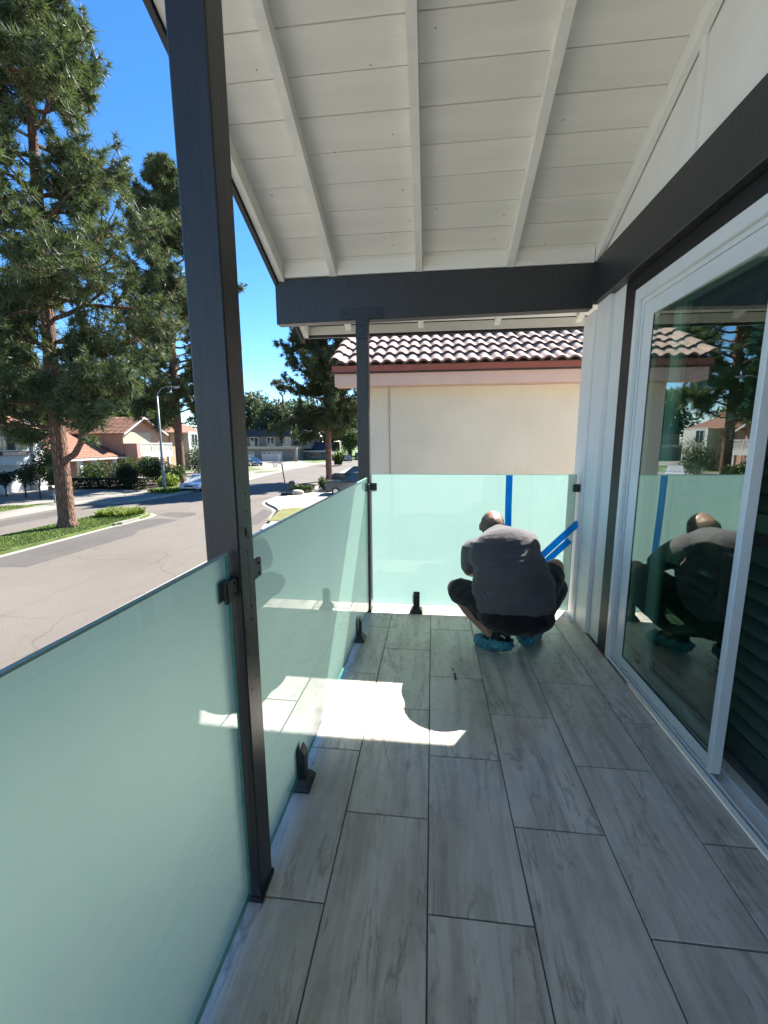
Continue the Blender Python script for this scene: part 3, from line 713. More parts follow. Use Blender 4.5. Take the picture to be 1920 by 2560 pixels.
# ================================================================== NEIGHBOUR'S HOUSE
MT['stucco'] = None
def stucco():
    m, nt, b = new_mat('cream_stucco'); v = coords(nt, 'Object')
    c = ramp(nt, noise(nt, v, 1.1, 5, .6), [(.3, (.58, .51, .39)), (.7, (.66, .58, .455))])
    nt.links.new(c, b.inputs['Base Color']); b.inputs['Roughness'].default_value = .9
    n1 = noise(nt, v, 9, 7, .66, .7); r1 = ramp(nt, n1, [(.44, (0, 0, 0)), (.56, (1, 1, 1))])
    n2 = noise(nt, v, 60, 4); mx = mixc(nt, .35, r1, n2)
    bump(nt, b, mx, .42, .010); return m
MT['stucco'] = stucco()
MT['pink_board'] = M('pink_painted_eave', (.60, .40, .31), .7, .06, 2, .2, 120, .002)
MT['red_fascia'] = M('red_fascia', (.27, .075, .042), .6, .12, 5)
MT['fascia_shade'] = M('fascia_shadow_brown', (.045, .022, .016), .6, .2, 8)  # dark brown painted as the shadow line below the fascia
MT['nb_tile'] = M('concrete_roof_tile', (.45, .325, .265), .9, .34, 5, .3, 140, .004, rnd=19, spec=.1)
MT['nb_tile_shade'] = M('roof_tile_butt_shade', (.10, .065, .055), .9, .2, 9)  # tile colour darkened for the shade on butt ends; also on the deck
EY, EZ = 6.10, 2.475          # eave line
nb = thing('neighbour_house', 'cream stucco neighbour house with pink eave and clay barrel tiles', 'house', (1.2, EY, G))
def NB(x, y, z): return (x-1.2, y-EY, z-G)
def nbx(name, x0, x1, y0, y1, z0, z1, mat): return MB().box(x0-1.2, x1-1.2, y0-EY, y1-EY, z0-G, z1-G).build(name, mat, nb)
nbx('wall', -1.02, 8.0, 6.42, 6.60, G, 2.30, MT['stucco'])
nbx('side_wall', -1.018, -.86, 6.602, 15, G, 2.30, MT['stucco'])
nbx('eave_box', -1.40, 8.0, 6.16, 6.415, 2.185, 2.375, MT['pink_board'])
nbx('fascia', -1.43, 8.0, 6.12, 6.158, 2.375, 2.455, MT['red_fascia'])
nbx('fascia_shadow', -1.42, 8.0, 6.13, 6.157, 2.350, 2.3745, MT['fascia_shade'])  # strip standing for the shadow cast under the red fascia
MB().tube([NB(-.64, 6.405, 2.184), NB(-.64, 6.412, 1.6), NB(-.628, 6.412, .9), NB(-.625, 6.412, -1.5)], .006, 6).build('wall_cable', M('cable_tan', (.34, .28, .2), .7, .1), nb)
TH_ = R(27.5); EXPO = .335; ROLL_W = .166; TW = ROLL_W*2; TL = .40
def wave(u):
    t = (u % ROLL_W)/ROLL_W
    return .032*max(0., math.sin(math.pi*min(1, t/.74)))**.8 if t < .74 else -.003*math.sin(math.pi*(t-.74)/.26)
def roof_tile():
    N = 18; b = MB(); us = [TW*i/N for i in range(N+1)]; t = .030
    lo = [(u, 0, wave(u)+.032) for u in us]; hi = [(u, TL, wave(u)*.92+.004) for u in us]
    bt = [(u, 0.002, wave(u)+.032-t) for u in us]
    n = N+1
    b.add(lo+hi, [(i, i+1, n+i+1, n+i) for i in range(N)], 0)
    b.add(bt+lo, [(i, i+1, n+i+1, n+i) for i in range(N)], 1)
    return b.mesh('roof_tile', [MT['nb_tile'], MT['nb_tile_shade']])
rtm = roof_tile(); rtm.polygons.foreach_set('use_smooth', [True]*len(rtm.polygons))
slope = MB().hexa([NB(-1.36, 6.13, 2.43), NB(8, 6.13, 2.43), NB(8, 10.4, 2.43+4.27*math.tan(TH_)), NB(-1.36, 10.4, 2.43+4.27*math.tan(TH_)), NB(-1.36, 6.13, 2.462), NB(8, 6.13, 2.462), NB(8, 10.4, 2.462+4.27*math.tan(TH_)), NB(-1.36, 10.4, 2.462+4.27*math.tan(TH_))]).build('roof', MT['nb_tile_shade'], nb)
rr_ = random.Random(6)
for r_ in range(9):
    for c_ in range(12):
        o = link('roof_tile', rtm, slope, NB(-1.36+c_*TW+rr_.uniform(-.004, .004), 6.085+r_*EXPO*math.cos(TH_), 2.462+r_*EXPO*math.sin(TH_)+rr_.uniform(-.003, .003)))
        o.rotation_euler = (TH_-.02, 0, rr_.uniform(-.008, .008))
# barrel tiles down the gable edge
rk = MB(); N = 8
lo = [(.085*math.cos(math.pi*i/N), 0, .085*math.sin(math.pi*i/N)) for i in range(N+1)]; hi = [(.072*math.cos(math.pi*i/N), .42, .072*math.sin(math.pi*i/N)-.02) for i in range(N+1)]
bt = [(.068*math.cos(math.pi*i/N), .001, .068*math.sin(math.pi*i/N)) for i in range(N+1)]
rk.add(lo+hi+bt, [(i+1, i, N+1+i, N+2+i) for i in range(N)], 0)
for i in range(N): rk.f.append((i, i+1, 2*N+3+i, 2*N+2+i)); rk.m.append(1)
rkm = rk.mesh('rake_tile', [MT['nb_tile'], MT['nb_tile_shade']])
for r_ in range(9):
    o = link('rake_tile', rkm, slope, NB(-1.375, 6.075+r_*EXPO*math.cos(TH_), 2.485+r_*EXPO*math.sin(TH_))); o.rotation_euler = (TH_, 0, 0)

# ================================================================== GROUND, STREET
def asphalt(name, a, b_, sc=.25):
    m, nt, b = new_mat(name); v = coords(nt, 'Object')
    n = noise(nt, v, sc, 6, .65); n2 = noise(nt, v, 25, 3)
    c = ramp(nt, n, [(.3, a), (.7, b_)]); c = mixc(nt, .25, c, ramp(nt, n2, [(.35, tuple(x*.6 for x in a)), (.65, tuple(min(1, x*1.3) for x in b_))]))
    # old tyre streaks along the road and oil spots
    n3 = noise(nt, coords(nt, 'Object', (1.6, .05, 1)), 1, 3); c = mixc(nt, ramp(nt, n3, [(.55, (0, 0, 0)), (.8, (.35, .35, .35))]), c, tuple(x*.6 for x in a))
    n4 = noise(nt, v, 1.3, 2); c = mixc(nt, ramp(nt, n4, [(.70, (0, 0, 0)), (.76, (.6, .6, .6))]), c, tuple(x*.45 for x in a))
    vo = nt.nodes.new('ShaderNodeTexVoronoi'); vo.feature = 'DISTANCE_TO_EDGE'; vo.inputs['Scale'].default_value = .22
    wv = nt.nodes.new('ShaderNodeVectorMath'); nn = nt.nodes.new('ShaderNodeTexNoise'); nn.inputs['Scale'].default_value = .9; nn.inputs['Detail'].default_value = 5; nt.links.new(v, nn.inputs[0]); nt.links.new(v, wv.inputs[0]); nt.links.new(nn.outputs['Color'], wv.inputs[1]); nt.links.new(wv.outputs[0], vo.inputs['Vector'])
    c = mixc(nt, ramp(nt, vo.outputs['Distance'], [(0, (.35, .35, .35)), (.008, (0, 0, 0))]), c, tuple(x*.35 for x in a))
    nt.links.new(c, b.inputs['Base Color']); b.inputs['Roughness'].default_value = .92; b.inputs['Specular IOR Level'].default_value = .25
    bump(nt, b, n2, .3, .01); return m
MT['road'] = asphalt('old_asphalt', (.115, .101, .086), (.150, .134, .116))
MT['road_patch'] = asphalt('asphalt_patch', (.075, .069, .062), (.100, .093, .085), .5)
MT['concrete'] = M('pale_concrete', (.35, .305, .245), .9, .14, .8, .3, 30, .01, c2=(.44, .40, .345))
MT['kerb'] = M('kerb_concrete', (.25, .235, .205), .85, .15, 1.5)
MT['lawn'] = M('lawn_ground', (.075, .12, .02), .95, .35, 1.2, .5, 40, .03, c2=(.12, .17, .03))
MT['soil'] = M('soil', (.11, .085, .06), .95, .3, 2)
struct(MB().box(-500, 500, -300, 900, G-.40, G-.10).build('ground', MT['soil']))
def sheet(name, poly, z, mat, th=.05):
    return struct(MB().prism(poly, 'z', z-th, z).build(name, mat))
right = [(-8.1, -60), (-8.1, 17.5), (-8.3, 19.8), (-8.75, 21.8), (-9.25, 23.8), (-10.0, 26.3), (-11.7, 28.8), (-12.3, 30.6), (-12.3, 33.7), (-11.6, 38), (-11.4, 42), (-11.9, 50), (-13, 60), (-13.5, 72), (-11.5, 84), (-6, 95), (6, 108), (40, 130)]
left = [(-25.7, -60), (-25.7, 26), (-24.2, 27.6), (-22.4, 29.2), (-21.8, 33), (-21.5, 40), (-21.6, 47), (-22.7, 59), (-22.6, 74), (-20.6, 83), (-16.8, 93), (-8, 104), (4, 117), (38, 141)]
sheet('road', left+right[::-1], G, MT['road'])
sheet('road_patch', [(-16.9, 24.2), (-16.7, 25.1), (-14.9, 25.0), (-14.4, 24.2), (-14.7, 23.2), (-15.6, 23.4)], G+.004, MT['road_patch'], .003)
sheet('road_patch', [(-17.0, 13), (-14.5, 13.2), (-14.35, 18.5), (-14.8, 19.6), (-14.5, 22.6), (-15.9, 22.9), (-16.95, 21.5)], G+.0045, MT['road_patch'], .003)
sheet('road_patch', [(-25.0, 8), (-22.9, 8), (-22.9, 23.5), (-24.6, 25.2)], G+.004, MT['road_patch'], .003)
sheet('road_patch', [(-9.4, 22), (-10.1, 25.6), (-11.2, 26.9), (-10.7, 24.6), (-10.2, 20)], G+.0042, MT['road_patch'], .003)
# raised land either side
sheet('sidewalk', [(x+.15, y) for x, y in right]+[(60, 130), (60, -60)], G+.12, MT['concrete'], .25)
sheet('sidewalk', [(x-.15, y) for x, y in left]+[(-300, 141), (-300, -60)], G+.12, M('tree_shaded_concrete', (.19, .175, .15), .9, .2, .5, .3, 30, .01), .25)  # far-side concrete darkened to stand for tree shade
sheet('lawn', [(-45, 100), (-300, 100), (-300, 800), (300, 800), (300, 150), (38, 146), (4, 124), (-10, 112), (-20, 104)], G+.16, MT['lawn'], .3)
def kerb(name, pts, w, side, label=None):
    b = MB(); n = len(pts); vs = []
    for i, p in enumerate(pts):
        a = Vector(pts[max(i-1, 0)]); c = Vector(pts[min(i+1, n-1)]); d = (c-a).normalized(); q = Vector((d.y, -d.x))*side; p = Vector(p)
        for off, z in ((-.30, .006), (0, .012), (.02, .125), (w, .132), (w, -.05)): vs.append((p.x+q.x*off, p.y+q.y*off, G+z))
    fs = []
    for i in range(n-1):
        for k in range(4): fs.append((i*5+k, (i+1)*5+k, (i+1)*5+k+1, i*5+k+1))
    return struct(MB().add(vs, fs).build(name, MT['kerb']))
def curve(pts, m=4):
    out = []
    P = [Vector(p) for p in pts]
    for i in range(len(P)-1):
        p0, p1, p2, p3 = P[max(i-1, 0)], P[i], P[i+1], P[min(i+2, len(P)-1)]
        for k in range(m):
            t = k/m; out.append(.5*((2*p1)+(-p0+p2)*t+(2*p0-5*p1+4*p2-p3)*t*t+(-p0+3*p1-3*p2+p3)*t**3))
    return [tuple(p) for p in out]+[tuple(P[-1])]
kerb('kerb', curve(right), .18, 1); kerb('kerb', curve(left), .18, -1)
# storm drain mouth in the near kerb
tag(MB().hexa([(-9.36, 23.9, G+.02), (-9.22, 23.9, G+.02), (-9.62, 25.6, G+.02), (-9.80, 25.6, G+.02), (-9.36, 23.9, G+.136), (-9.12, 23.9, G+.139), (-9.52, 25.6, G+.139), (-9.80, 25.6, G+.136)]).build('storm_drain', MT['black_hole']), 'dark storm drain mouth in the curving kerb', 'drain')
# strips of lawn
MT['lawn_dry'] = M('dry_lawn', (.13, .13, .035), .95, .3, 1.5, .5, 40, .03)
sheet('lawn', [(-9.0, 22), (-7.6, 22), (-8.1, 27.0), (-9.6, 26.2)], G+.150, MT['lawn_dry'], .02)
sheet('lawn', [(-27.2, -20), (-29.4, -20), (-29.5, 25.4), (-27.2, 27.6)], G+.148, MT['lawn'], .02)
sheet('lawn', [(-24.3, 33.2), (-22.2, 33.6), (-22.0, 42), (-25.0, 42)], G+.148, MT['lawn'], .02)
sheet('lawn', [(-27.6, 60.5), (-26.7, 64.6), (-33, 73.5), (-40, 73), (-40, 60)], G+.148, MT['lawn'], .02)
sheet('lawn', [(-25.0, 57.4), (-23.3, 60.8), (-23.3, 62.8), (-25.6, 60.4)], G+.148, MT['lawn'], .02)
sheet('lawn', [(-29.6, 94.6), (-24.2, 86), (-23.2, 90), (-25.5, 108), (-30, 108)], G+.148, MT['lawn'], .02)
sheet('lawn', [(-21.0, 96), (-17.3, 97), (-10, 108), (-13, 125), (-24, 125)], G+.148, MT['lawn'], .02)
sheet('soil_bed', [(-25, 36.0), (-36.3, 36.2), (-37, 47), (-25, 47)], G+.146, MT['soil'], .02)
# median island
isl = [(-20.3, -60), (-20.2, 20.4), (-20.0, 22.4), (-19.2, 23.8), (-18.2, 24.4), (-17.3, 24.0), (-16.9, 23.0), (-16.95, 20.6), (-17.05, 16), (-16.9, -60)]
ic = curve(isl, 5)
sheet('island', ic, G+.13, MT['lawn'], .2)
kerb('island_kerb', ic, .17, 1)
# blades of grass on the island and near lawns
def grass(name, polybox, n, h, mat, seed, z):
    rg = np.random.RandomState(seed); x = rg.uniform(polybox[0], polybox[1], n); y = rg.uniform(polybox[2], polybox[3], n)
    a = rg.rand(n)*6.28; hh = h*(.6+.8*rg.rand(n)); w = .012
    p0 = np.stack([x-w*np.cos(a), y-w*np.sin(a), np.full(n, z)], 1); p1 = np.stack([x+w*np.cos(a), y+w*np.sin(a), np.full(n, z)], 1)
    p2 = np.stack([x+.6*hh*rg.randn(n)*.6, y+.6*hh*rg.randn(n)*.6, z+hh], 1)
    v = np.stack([p0, p1, p2], 1).reshape(-1, 3); t = np.arange(3*n).reshape(-1, 3)
    return stuff(link(name, np_mesh(name, v, t, mat)))
MT['grass'] = M('grass_blade', (.13, .20, .03), .7, .35, 1.0, c2=(.20, .27, .05))
gi = grass('island_grass', (-20.0, -17.1, 10, 23.0), 42000, .07, MT['grass'], 2, G+.13)
gi['label'] = 'short mown grass on the median island'; gi['category'] = 'grass'
gl = grass('verge_grass', (-29.3, -27.3, 15, 26), 12000, .07, MT['grass'], 3, G+.148)
gl['label'] = 'short mown grass on the far verge'; gl['category'] = 'grass'
# ================================================================== HOUSES ACROSS THE STREET
MT['white_stucco'] = M('white_stucco', (.50, .50, .48), .9, .06, 2, .3, 60, .01)
MT['pink_stucco'] = M('pink_stucco', (.36, .22, .17), .9, .08, 1.5, .3, 60, .01)
MT['orange_stucco'] = M('peach_stucco', (.42, .25, .16), .9, .08, 1.5, .3, 60, .01)
MT['terracotta'] = M('terracotta_tile', (.24, .115, .075), .85, .28, 3, .3, 40, .01, rnd=7)
MT['bark_white'] = M('white_gloss_trim', (.50, .50, .48), .5, .04)
MT['grey_wall'] = M('grey_wall', (.17, .165, .155), .85, .1, 2)
MT['dark_roof'] = M('dark_shingle', (.035, .037, .042), .85, .3, 4)
MT['cream_trim'] = M('cream_trim', (.36, .32, .24), .7, .05)
MT['curtain'] = M('pale_curtain', (.45, .45, .43), .9, .1)
def window(par, axis, pos, a0, a1, z0, z1, sgn, cols=2, fr=.07, mat=None):
    "window on plane axis=pos, spanning a0..a1, facing sgn"
    mat = mat or MT['bark_white']
    def bx(mb, lo, hi, b0, b1, c0, c1):
        d0, d1 = sorted((pos+sgn*lo, pos+sgn*hi))
        return mb.box(d0, d1, b0, b1, c0, c1) if axis == 'x' else mb.box(b0, b1, d0, d1, c0, c1)
    w = MB(); bx(w, 0, .06, a0, a1, z0, z0+fr); bx(w, 0, .06, a0, a1, z1-fr, z1); bx(w, 0, .058, a0, a0+fr, z0+fr, z1-fr); bx(w, 0, .058, a1-fr, a1, z0+fr, z1-fr)
    for k in range(1, cols):
        c = a0+(a1-a0)*k/cols; bx(w, 0, .055, c-fr/2, c+fr/2, z0+fr, z1-fr)
    o = w.build('window', mat, par)
    for k in range(cols):
        c0 = a0+(a1-a0)*k/cols+fr*.55; c1 = a0+(a1-a0)*(k+1)/cols-fr*.55
        g_ = MB(); bx(g_, .005, .02, c0, c1, z0+fr, z1-fr); g_.build('pane', MT['window_glass'], o)
    return o
def tiled_slope(par, name, p00, p10, p01, p11, rows, mat, seg=1):
    "courses of roof tile: p00-p10 eave line, p01-p11 ridge line; each course is its own overlapping strip"
    P = [Vector(p) for p in (p00, p10, p01, p11)]; nrm = (P[1]-P[0]).cross(P[2]-P[0]).normalized()
    if nrm.z < 0: nrm = -nrm
    r0 = MB(); r0.hexa([tuple(P[0]-nrm*.14), tuple(P[1]-nrm*.14), tuple(P[3]-nrm*.14), tuple(P[2]-nrm*.14), tuple(P[0]-nrm*.01), tuple(P[1]-nrm*.01), tuple(P[3]-nrm*.01), tuple(P[2]-nrm*.01)])
    ro = r0.build(name, mat, par)
    for i in range(rows):
        a, c = i/rows, min(1, (i+1.15)/rows)
        e0, e1 = P[0].lerp(P[2], a), P[1].lerp(P[3], a); f0, f1 = P[0].lerp(P[2], c), P[1].lerp(P[3], c)
        n = 26; vs = []; fs = []
        for k in range(n+1):
            t = k/n; u = e0.lerp(e1, t); w_ = f0.lerp(f1, t); h = .05+.05*(k % 2)
            vs += [tuple(u+nrm*h), tuple(w_+nrm*(.012+.03*(k % 2))), tuple(u)]
        for k in range(n): o = 3*k; fs += [(o, o+3, o+4, o+1), (o+2, o+5, o+3, o)]
        MB().add(vs, fs).build('tile_course', mat, ro)
    return ro

# pink house with gable and balcony : gable wall in the plane x=-38
ph = thing('pink_house', 'pink stucco house with terracotta roof, white balcony and lean-to wing', 'house', (-38, 48, G))
def PH(x, y, z): return (x+38, y-48, z-G)
def pbx(name, x0, x1, y0, y1, z0, z1, mat, par=None): return MB().box(x0+38, x1+38, y0-48, y1-48, z0-G, z1-G).build(name, mat, par or ph)
b = MB(); b.prism([(48.9-48, G-G), (56.4-48, 0), (56.4-48, 2.7-G), (52.2-48, 4.5-G), (48.9-48, 2.7-G)], 'x', -.001-9, 0); b.build('main_wall', MT['pink_stucco'], ph)
tiled_slope(ph, 'main_roof', PH(-37.2, 48.3, 2.55), PH(-48, 48.3, 2.55), PH(-37.2, 52.2, 4.72), PH(-48, 52.2, 4.72), 12, MT['terracotta'])
tiled_slope(ph, 'rear_roof', PH(-48, 56.9, 2.62), PH(-37.2, 56.9, 2.62), PH(-48, 52.2, 4.72), PH(-37.2, 52.2, 4.72), 12, MT['terracotta'])
MB().hexa([PH(-37.18, 48.25, 2.36), PH(-37.08, 48.25, 2.36), PH(-37.08, 52.2, 4.50), PH(-37.18, 52.2, 4.50), PH(-37.18, 48.25, 2.56), PH(-37.08, 48.25, 2.56), PH(-37.08, 52.2, 4.72), PH(-37.18, 52.2, 4.72)]).build('barge_board', MT['bark_white'], ph)
MB().hexa([PH(-37.18, 52.2, 4.50), PH(-37.08, 52.2, 4.50), PH(-37.08, 56.95, 2.36), PH(-37.18, 56.95, 2.36), PH(-37.18, 52.2, 4.72), PH(-37.08, 52.2, 4.72), PH(-37.08, 56.95, 2.58), PH(-37.18, 56.95, 2.58)]).build('barge_board', MT['bark_white'], ph)
pbx('cream_panel', -37.99, -37.94, 49.0, 54.3, .2, 2.75, MT['cream_trim'])
window(ph, 'x', -37.94, 49.1, 50.5, 1.3, 2.45, 1, 2, .09)
window(ph, 'x', -37.94, 51.5, 53.4, .2, 2.5, 1, 2, .1)
# balcony
bal = pbx('balcony_deck', -37.9, -36.2, 49.6, 56.3, -.45, .15, MT['bark_white'])
pbx('balcony_parapet', -37.9, -36.2, 49.0, 49.62, -.45, 1.35, MT['pink_stucco'])
for y in (49.72, 51.9, 54.1, 56.2): pbx('rail_post', -36.36, -36.22, y-.07, y+.07, .15, 1.42, MT['bark_white'])
pbx('top_rail', -36.37, -36.21, 49.8, 56.28, 1.28, 1.40, MT['bark_white']); pbx('foot_rail', -36.35, -36.23, 49.8, 56.26, .22, .32, MT['bark_white'])
bm_ = MB().box(-.03, .03, -.045, .045, 0, .96).mesh('baluster', MT['bark_white'])
y = 49.95
while y < 56.1: link('baluster', bm_, ph, PH(-36.29, y, .32)); y += .21
for y in (51, 53.2, 55.4): pbx('lower_post', -36.5, -36.2, y-.12, y+.12, G, -.46, MT['bark_white'])
# wing with lean-to roof whose eave runs along the street
pbx('wing_wall', -44, -38.9, 41.0, 48.6, G, -.3, MT['pink_stucco'])
MB().prism([(-38.9+38, -.3-G), (-44.8+38, -.3-G), (-44.8+38, 2.0-G)], 'y', 41.2-48, 41.35-48).build('wing_gable', MT['cream_trim'], ph)
tiled_slope(ph, 'wing_roof', PH(-37.8, 40.2, -.22), PH(-37.8, 49.4, -.22), PH(-45, 40.2, 2.75), PH(-45, 49.4, 2.75), 18, MT['terracotta'])
MB().hexa([PH(-37.78, 49.42, -.42), PH(-37.78, 49.52, -.42), PH(-45, 49.52, 2.55), PH(-45, 49.42, 2.55), PH(-37.78, 49.42, -.12), PH(-37.78, 49.52, -.12), PH(-45, 49.52, 2.9), PH(-45, 49.42, 2.9)]).build('wing_barge', MT['red_fascia'], ph)
pbx('wing_gutter', -37.8, -37.66, 40.2, 49.4, -.46, -.26, MT['bark_white'])
for y in (42.3, 44.4, 47.4): pbx('porch_pillar', -38.35, -37.95, y-.2, y+.2, G, -.46, MT['white_stucco'])
window(ph, 'x', -38.9, 42.8, 44.0, -2.0, -.6, 1, 2, .08)
window(ph, 'x', -38.9, 45.2, 46.8, -2.4, -.6, 1, 2, .08)
# peach house further along
oh = thing('peach_house', 'peach stucco house half hidden behind the street lamp', 'house', (-38, 61, G))
def obx(name, x0, x1, y0, y1, z0, z1, mat): return MB().box(x0+38, x1+38, y0-61, y1-61, z0-G, z1-G).build(name, mat, oh)
obx('wall', -48, -38.6, 57.4, 62.5, G, 3.0, MT['orange_stucco']); obx('side_wing', -47, -37.5, 62.6, 68, G, 3.1, MT['white_stucco'])
tiled_slope(oh, 'roof', (.3, -4.2, 2.95-G), (-10, -4.2, 2.95-G), (.3, .2, 5.0-G), (-10, .2, 5.0-G), 10, MT['terracotta'])
tiled_slope(oh, 'front_roof', (.5, -4.0, 2.9-G), (.5, 7.2, 2.9-G), (-5, -4.0, 5.0-G), (-5, 7.2, 5.0-G), 10, MT['terracotta'])
window(oh, 'x', -37.5+38, 63.3-61, 65.1-61, .9-G, 2.8-G, 1, 2, .1); window(oh, 'y', 57.4-61, -3.2, -1.6, 1.0-G, 2.4-G, -1, 2, .1)
obx('downpipe', -38.5, -38.4, 59.2, 59.3, .3, 2.9, MT['red_fascia'])
# white house at the far left
wh = thing('white_house', 'white stucco house with upper window and garage behind the bushes', 'house', (-36.5, 31, G))
def wbx(name, x0, x1, y0, y1, z0, z1, mat): return MB().box(x0+36.5, x1+36.5, y0-31, y1-31, z0-G, z1-G).build(name, mat, wh)
wbx('ground_floor', -46, -36.9, 20, 35.0, G, -.5, MT['white_stucco']); wbx('upper_floor', -46, -36.5, 20, 35.15, -.49, 2.6, MT['white_stucco'])
wbx('chimney', -37.6, -36.3, 35.3, 36.3, G, 2.2, MT['white_stucco']); wbx('sill_band', -36.498, -36.40, 29.0, 35.0, .38, .74, M('brown_band', (.09, .06, .05), .8, .1))
wbx('sill_panel', -36.398, -36.34, 32.5, 34.6, .40, .70, MT['pink_board'])
window(wh, 'x', 0, 31.6-31, 34.95-31, .76-G, 1.95-G, 1, 3, .09)
gd = wbx('garage_door', -36.89, -36.80, 27.0, 34.2, G, -.95, MT['bark_white'])
for z in (-1.5, -2.05, -2.6): MB().box(36.5-36.80, 36.5-36.78, 27.1-31, 34.1-31, z-G, z+.03-G).build('panel_rib', MT['curtain'], gd)
for y in (29.2, 31.0, 33.0): MB().box(36.5-36.80, 36.5-36.77, y-31, y+1.1-31, -1.25-G, -1.0-G).build('pane', MT['window_glass'], gd)
tiled_slope(wh, 'roof', (.9, -12, 2.6-G), (.9, 4.9, 2.6-G), (-5.5, -12, 5.0-G), (-5.5, 4.9, 5.0-G), 9, MT['terracotta'])
# grey house at the end of the street
gh = thing('grey_house', 'long grey house with dark mansard roof and two white garage doors', 'house', (-40, 95, G))
def gbx(name, x0, x1, y0, y1, z0, z1, mat, par=None): return MB().box(x0+40, x1+40, y0-95, y1-95, z0-G, z1-G).build(name, mat, par or gh)
gbx('garage_block', -55, -31.2, 95, 103, G, -.2, MT['grey_wall']); gbx('garage_parapet', -55.2, -30.9, 94.7, 103.2, -.19, .35, MT['cream_trim'])
gbx('upper_wall', -55, -33.0, 99, 110, -.19, 2.75, MT['grey_wall'])
MB().prism([(98.4-95, 2.7-G), (98.4-95, 2.85-G), (99.6-95, 4.3-G), (109-95, 4.3-G), (110.6-95, 2.7-G)], 'x', -15, 7.4).build('mansard_roof', MT['dark_roof'], gh)
MB().hexa([(7.41, 3.4, 2.72-G), (11.4, 3.4, 2.72-G), (11.4, 15, 2.72-G), (7.41, 15, 2.72-G), (7.41, 5.0, 4.28-G), (10.6, 5.0, 4.28-G), (10.6, 14, 4.28-G), (7.41, 14, 4.28-G)]).build('side_roof', M('pale_shingle', (.30, .29, .28), .85, .1, 5), gh)
gbx('side_wall', -32.99, -29.4, 99.4, 109, -.19, 2.7, MT['grey_wall'])
for x in (-43.6, -39.5, -35.6): window(gh, 'y', 99-95, x+40, x+2.1+40, .25-G, 2.65-G, -1, 2, .16)
for x0, x1 in ((-44.3, -41.0), (-39.2, -34.3)):
    gd = gbx('garage_door', x0, x1, 94.9, 94.98, G+.1, -.75, MT['bark_white'])
    for k in range(4): gbx('pane', x0+.2+k*(x1-x0-.2)/4, x0+k*(x1-x0-.2)/4+(x1-x0)/4.6, 94.87, 94.899, -1.2, -.92, MT['window_glass'], gd)
    for z in (-1.5, -2.0, -2.5): gbx('panel_rib', x0+.05, x1-.05, 94.88, 94.899, z, z+.05, MT['curtain'], gd)
lh = thing('low_house', 'low dark grey house right of the garages', 'house', (-28, 102, G))
MB().box(-3.0, 3.2, 0, 9, 0, 2.0).build('wall', MT['grey_wall'], lh); MB().prism([(-.6, 2.0), (-.6, 2.2), (3.5, 4.4), (9.5, 4.4), (9.6, 2.0)], 'x', -4.4, 3.6).build('roof', MT['dark_roof'], lh)
MB().box(-4.0, 3.5, -.9, -.61, 2.0, 2.35).build('fascia', MT['bark_white'], lh); window(lh, 'y', 0, -1.8, .8, .7, 1.8, -1, 2, .1)

